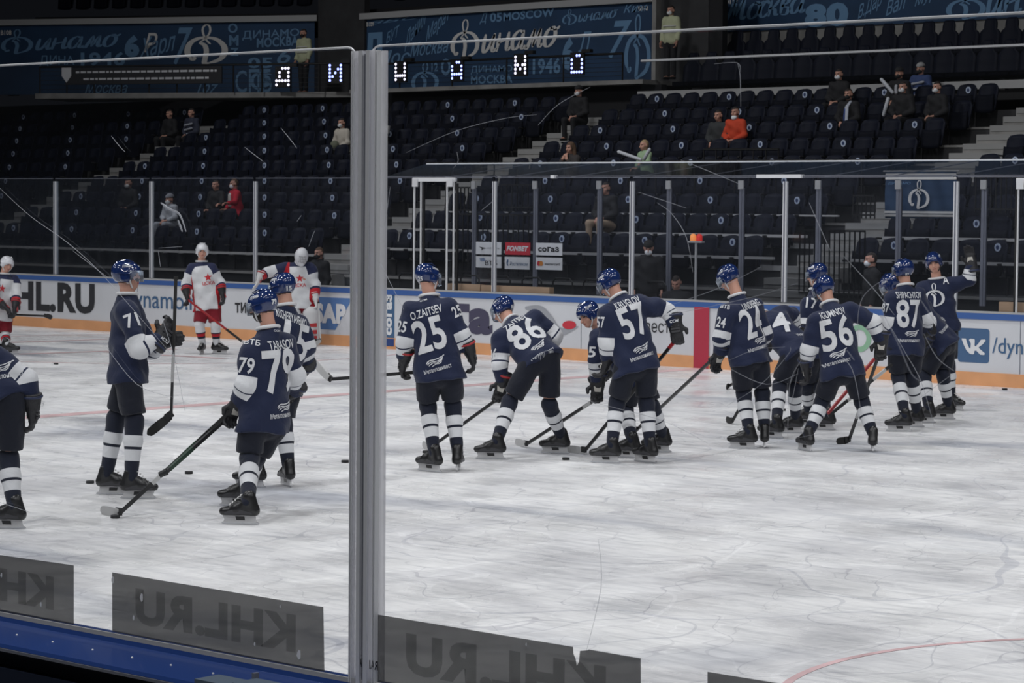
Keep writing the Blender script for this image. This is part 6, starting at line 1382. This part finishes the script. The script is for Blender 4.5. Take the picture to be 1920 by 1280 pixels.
def clapper(a, c, label, rad=.035):
    b = MB(); a, c = Vector(a), Vector(c); n = N_(c-a); b.tube([a-n*.0, a+n*.02, interp(a, c, .5), c-n*.02, c], [rad*.5, rad, rad*1.05, rad, rad*.5], 10)
    return tag(b.build('clapper_stick', cloth((.5, .52, .56)), smooth=True), label, 'clapper', 'inflated clapper sticks')
def patch(color, top=.10, w_=.07, h_=.2, name='shirt_front', off=.155):
    def fn(root, q):
        b = MB(); c = q['nk']-UZ*(top+h_*.5); n = 6
        V, F = sculpt([('C', q['nk']-UZ*.12, q['nk']-UZ*(.12+h_), w_, w_*1.05, q['r'], 1.1)], .018, .01); V = V+A_of(q['fr'])*(off-w_); mesh_from(name, V, F, cloth(color), root, q['org'])
    return fn
S_ = lambda x, y: pick(x, y)
visitor('person in black jacket and white mask sitting low in the left stand with clasped hands', 241, 343, S_(241, 343), mask='w', turn=10)
visitor('child in white jacket and grey knit cap sitting behind the far glass at left', 318, 373, S_(318, 373), jacket=(.42, .44, .48), trousers=(.30, .32, .36), cap=(.22, .23, .26), mask='w', small=.85)
visitor('person in bright red padded jacket over white in the left stand', 439, 344, S_(439, 344), jacket=(.45, .01, .03), trousers=(.012, .012, .014), hair='hairb', mask='w', turn=-25, hands='out', extra=patch((.5, .47, .44), off=.16))
visitor('person in dark clothes beside the one in the red jacket', 405, 346, S_(405, 346), mask=None, hands='out')
visitor('person in black sitting in the upper left stand beside the striped jersey', 318, 213, S_(318, 213), mask=None)
def stripes_x(root, q):
    for j in range(3): V, F = sculpt([('C', q['nk']-UZ*(.14+.12*j)-q['r']*.14, q['nk']-UZ*(.18+.12*j)+q['r']*.14, .03, .03)], .02, .01); V = V+A_of(q['fr'])*.13; mesh_from('jacket_stripe', V, F, cloth((.35, .37, .42)), root, q['org'])
visitor('person in dark jersey with white stripes in the upper left stand', 359, 211, S_(359, 211), jacket=(.03, .035, .06), mask=None, extra=stripes_x)
def bag(root, q): V, F = sculpt([('E', q['pel']+q['fr']*.30+UZ*.16, (.13, .09, .12), (q['r'], q['fr'], UZ))], .02, .01); tag(mesh_from('shoulder_bag', V, F, cloth((.13, .14, .10)), None, q['org']), 'olive bag on the lap of the person in the pale jacket', 'bag')
visitor('person in pale cream jacket with grey mask sitting left of the near post', 641, 230, S_(641, 230), jacket=(.48, .44, .38), trousers=(.03, .03, .035), mask='w', hair='hair', extra=bag, turn=-5)
visitor('person in black with white mask standing just right of the near post top', 713, 203, onY(713, 203, rowY(6)).y, pose='stand', mask='w', hands='mouth', hair='hairb')
b = MB(); e_ = onY(722, 243, rowY(6)-.3); b.obox(e_, Vector((.10, .02, 0)), Vector((0, .03, 0)), Vector((.02, 0, .09))); tag(b.build('paper_bag', cloth((.5, .5, .5)), origin=tuple(e_)), 'crumpled white bag beside the near post, held by the standing spectator', 'bag')
visitor('person in black with cap and pale mask beside the top of the middle stair', 1085, 170, S_(1085, 182)+.3, mask='w', cap=(.01, .01, .012), hands='lap')
visitor('person with long brown hair holding a drink to the mouth, low by the middle stair', 1069, 277, S_(1069, 277), jacket=(.035, .03, .03), mask=None, hands='mouth', hair='hairb', long_hair=True)
visitor('blond child in pale green jacket sitting above the bench canopy', 1208, 272, S_(1208, 272), jacket=(.30, .42, .26), hair='hairl', mask=None, hands='out', small=.85, turn=-20)
visitor('person in dark grey jacket sitting left of the orange jacket', 1347, 216, S_(1347, 216), jacket=(.03, .033, .035), mask=None, hair='hair')
visitor('person in bright orange jacket with mask below the chin', 1379, 210, S_(1379, 210), jacket=(.52, .05, .015), trousers=(.03, .008, .008), mask='c', hair='hair')
visitor('person in black with white mask sitting top left of the right hand group', 1573, 139, S_(1573, 142), mask='w')
def scarf(root, q):
    b = MB(); p = q['nk']; b.tube([p-q['r']*.07+q['fr']*.04, p-q['r']*.05-UZ*.12+q['fr']*.15, p-q['r']*.07-UZ*.34+q['fr']*.20, p-q['r']*.14-UZ*.55+q['fr']*.30, p-q['r']*.18-UZ*.78+q['fr']*.40], [.04, .05, .05, .05, .05], 8, flat=.5); b.build('scarf', cloth((.42, .45, .52)), root, smooth=True)
    b = MB(); b.tube([p-q['r']*.02-UZ*.16+q['fr']*.17, p-q['r']*.04-UZ*.34+q['fr']*.225, p-q['r']*.07-UZ*.45+q['fr']*.26], .03, 8, flat=.5); b.build('scarf_print', cloth((.03, .06, .22)), root, smooth=True)
visitor('person in black with long white and blue scarf hanging over the knees', 1591, 176, S_(1591, 176), mask='k', hair='hair', extra=scarf)
visitor('person in black with black mask, second from the top in the right hand group', 1686, 137, S_(1686, 137), mask='k', cap=(.012, .012, .014), extra=patch((.45, .46, .5), w_=.035, h_=.14, off=.16))
visitor('person in blue and white jersey with pale cap, top of the right hand group', 1726, 128, S_(1726, 128)+.9, jacket=(.035, .06, .16), mask='k', cap=(.3, .3, .3), extra=stripes_x)
visitor('person in black with pale mask and clapper, front of the right hand group', 1693, 163, S_(1693, 166), mask='w', hair='hair')
visitor('person in black jacket with white mask at the right end of the group', 1757, 163, S_(1757, 166), mask='w', turn=-12)
visitor('person in beige trousers sitting behind the bench glass', 1136, 352, S_(1136, 352), jacket=(.012, .012, .014), trousers=(.36, .27, .19), mask=None)
visitor('person in dark clothes and white mask at the far left below the banner', 44, 108, onY(44, 108, rowY(9)+.6).y, jacket=DKC, mask='w')
# stewards and staff
def hivis(root, q):
    for dz in (.22, .36): b = MB(); b.tube([q['nk']-UZ*dz+(q['r']*math.cos(a*PI/10)*.195+q['fr']*math.sin(a*PI/10)*.158) for a in range(21)], .018, 6, cap=False); b.build('reflective_band', cloth((.6, .6, .55)), root, smooth=True)
visitor('steward in pale yellow high visibility jacket standing left of the near post', 569, 62, at(569, 62, 64.6).y, pose='stand', jacket=(.44, .46, .30), mask='k', hands='side', extra=hivis)
visitor('steward in pale yellow high visibility jacket standing in the right passage', 1258, 19, RY+.7, pose='stand', jacket=(.44, .46, .30), mask='w', hands='side', extra=hivis)
visitor('person in dark suit and black mask standing behind the boards near the goalkeeper', 598, 474, FAR_Y+1.6, pose='stand', mask='k', hair='hairb', hands='side', extra=patch((.45, .46, .48), w_=.03, h_=.10, off=.16))
visitor('person in black coat, cap and white mask at the bench behind number 57', 1216, 464, FAR_Y+1.2, pose='stand', mask='w', cap=(.012, .012, .012), turn=35, pitch=25, hands='side')
visitor('bearded person in dark coat sitting low behind the boards by the signal lamp', 1268, 529, FAR_Y+.75, pose='sit', mask=None, pitch=35, turn=20)
visitor('person in black with white mask standing at the bench above number 56', 1633, 486, FAR_Y+1.2, pose='stand', mask='w', turn=-40, hands='side')

def clap(ax, ay, bx, by, Y, label): clapper(onY(ax, ay, Y), onY(bx, by, Y), label)
Yc = S_(1208, 272)-.45
clap(1158, 284, 1203, 300, Yc, 'long white clapper stick pointing left, held by the blond child')
clap(1207, 300, 1219, 278, Yc, 'short white clapper stick upright in front of the green jacket')
Yc = S_(1693, 166)-.45
clap(1656, 218, 1666, 182, Yc, 'upright white clapper stick left of the front masked spectator')
clap(1651, 147, 1672, 172, S_(1686, 137)-.4, 'white clapper stick leaning left, held by the upper group')
clap(1655, 151, 1675, 175, S_(1686, 137)-.52, 'second white clapper stick beside the leaning one')
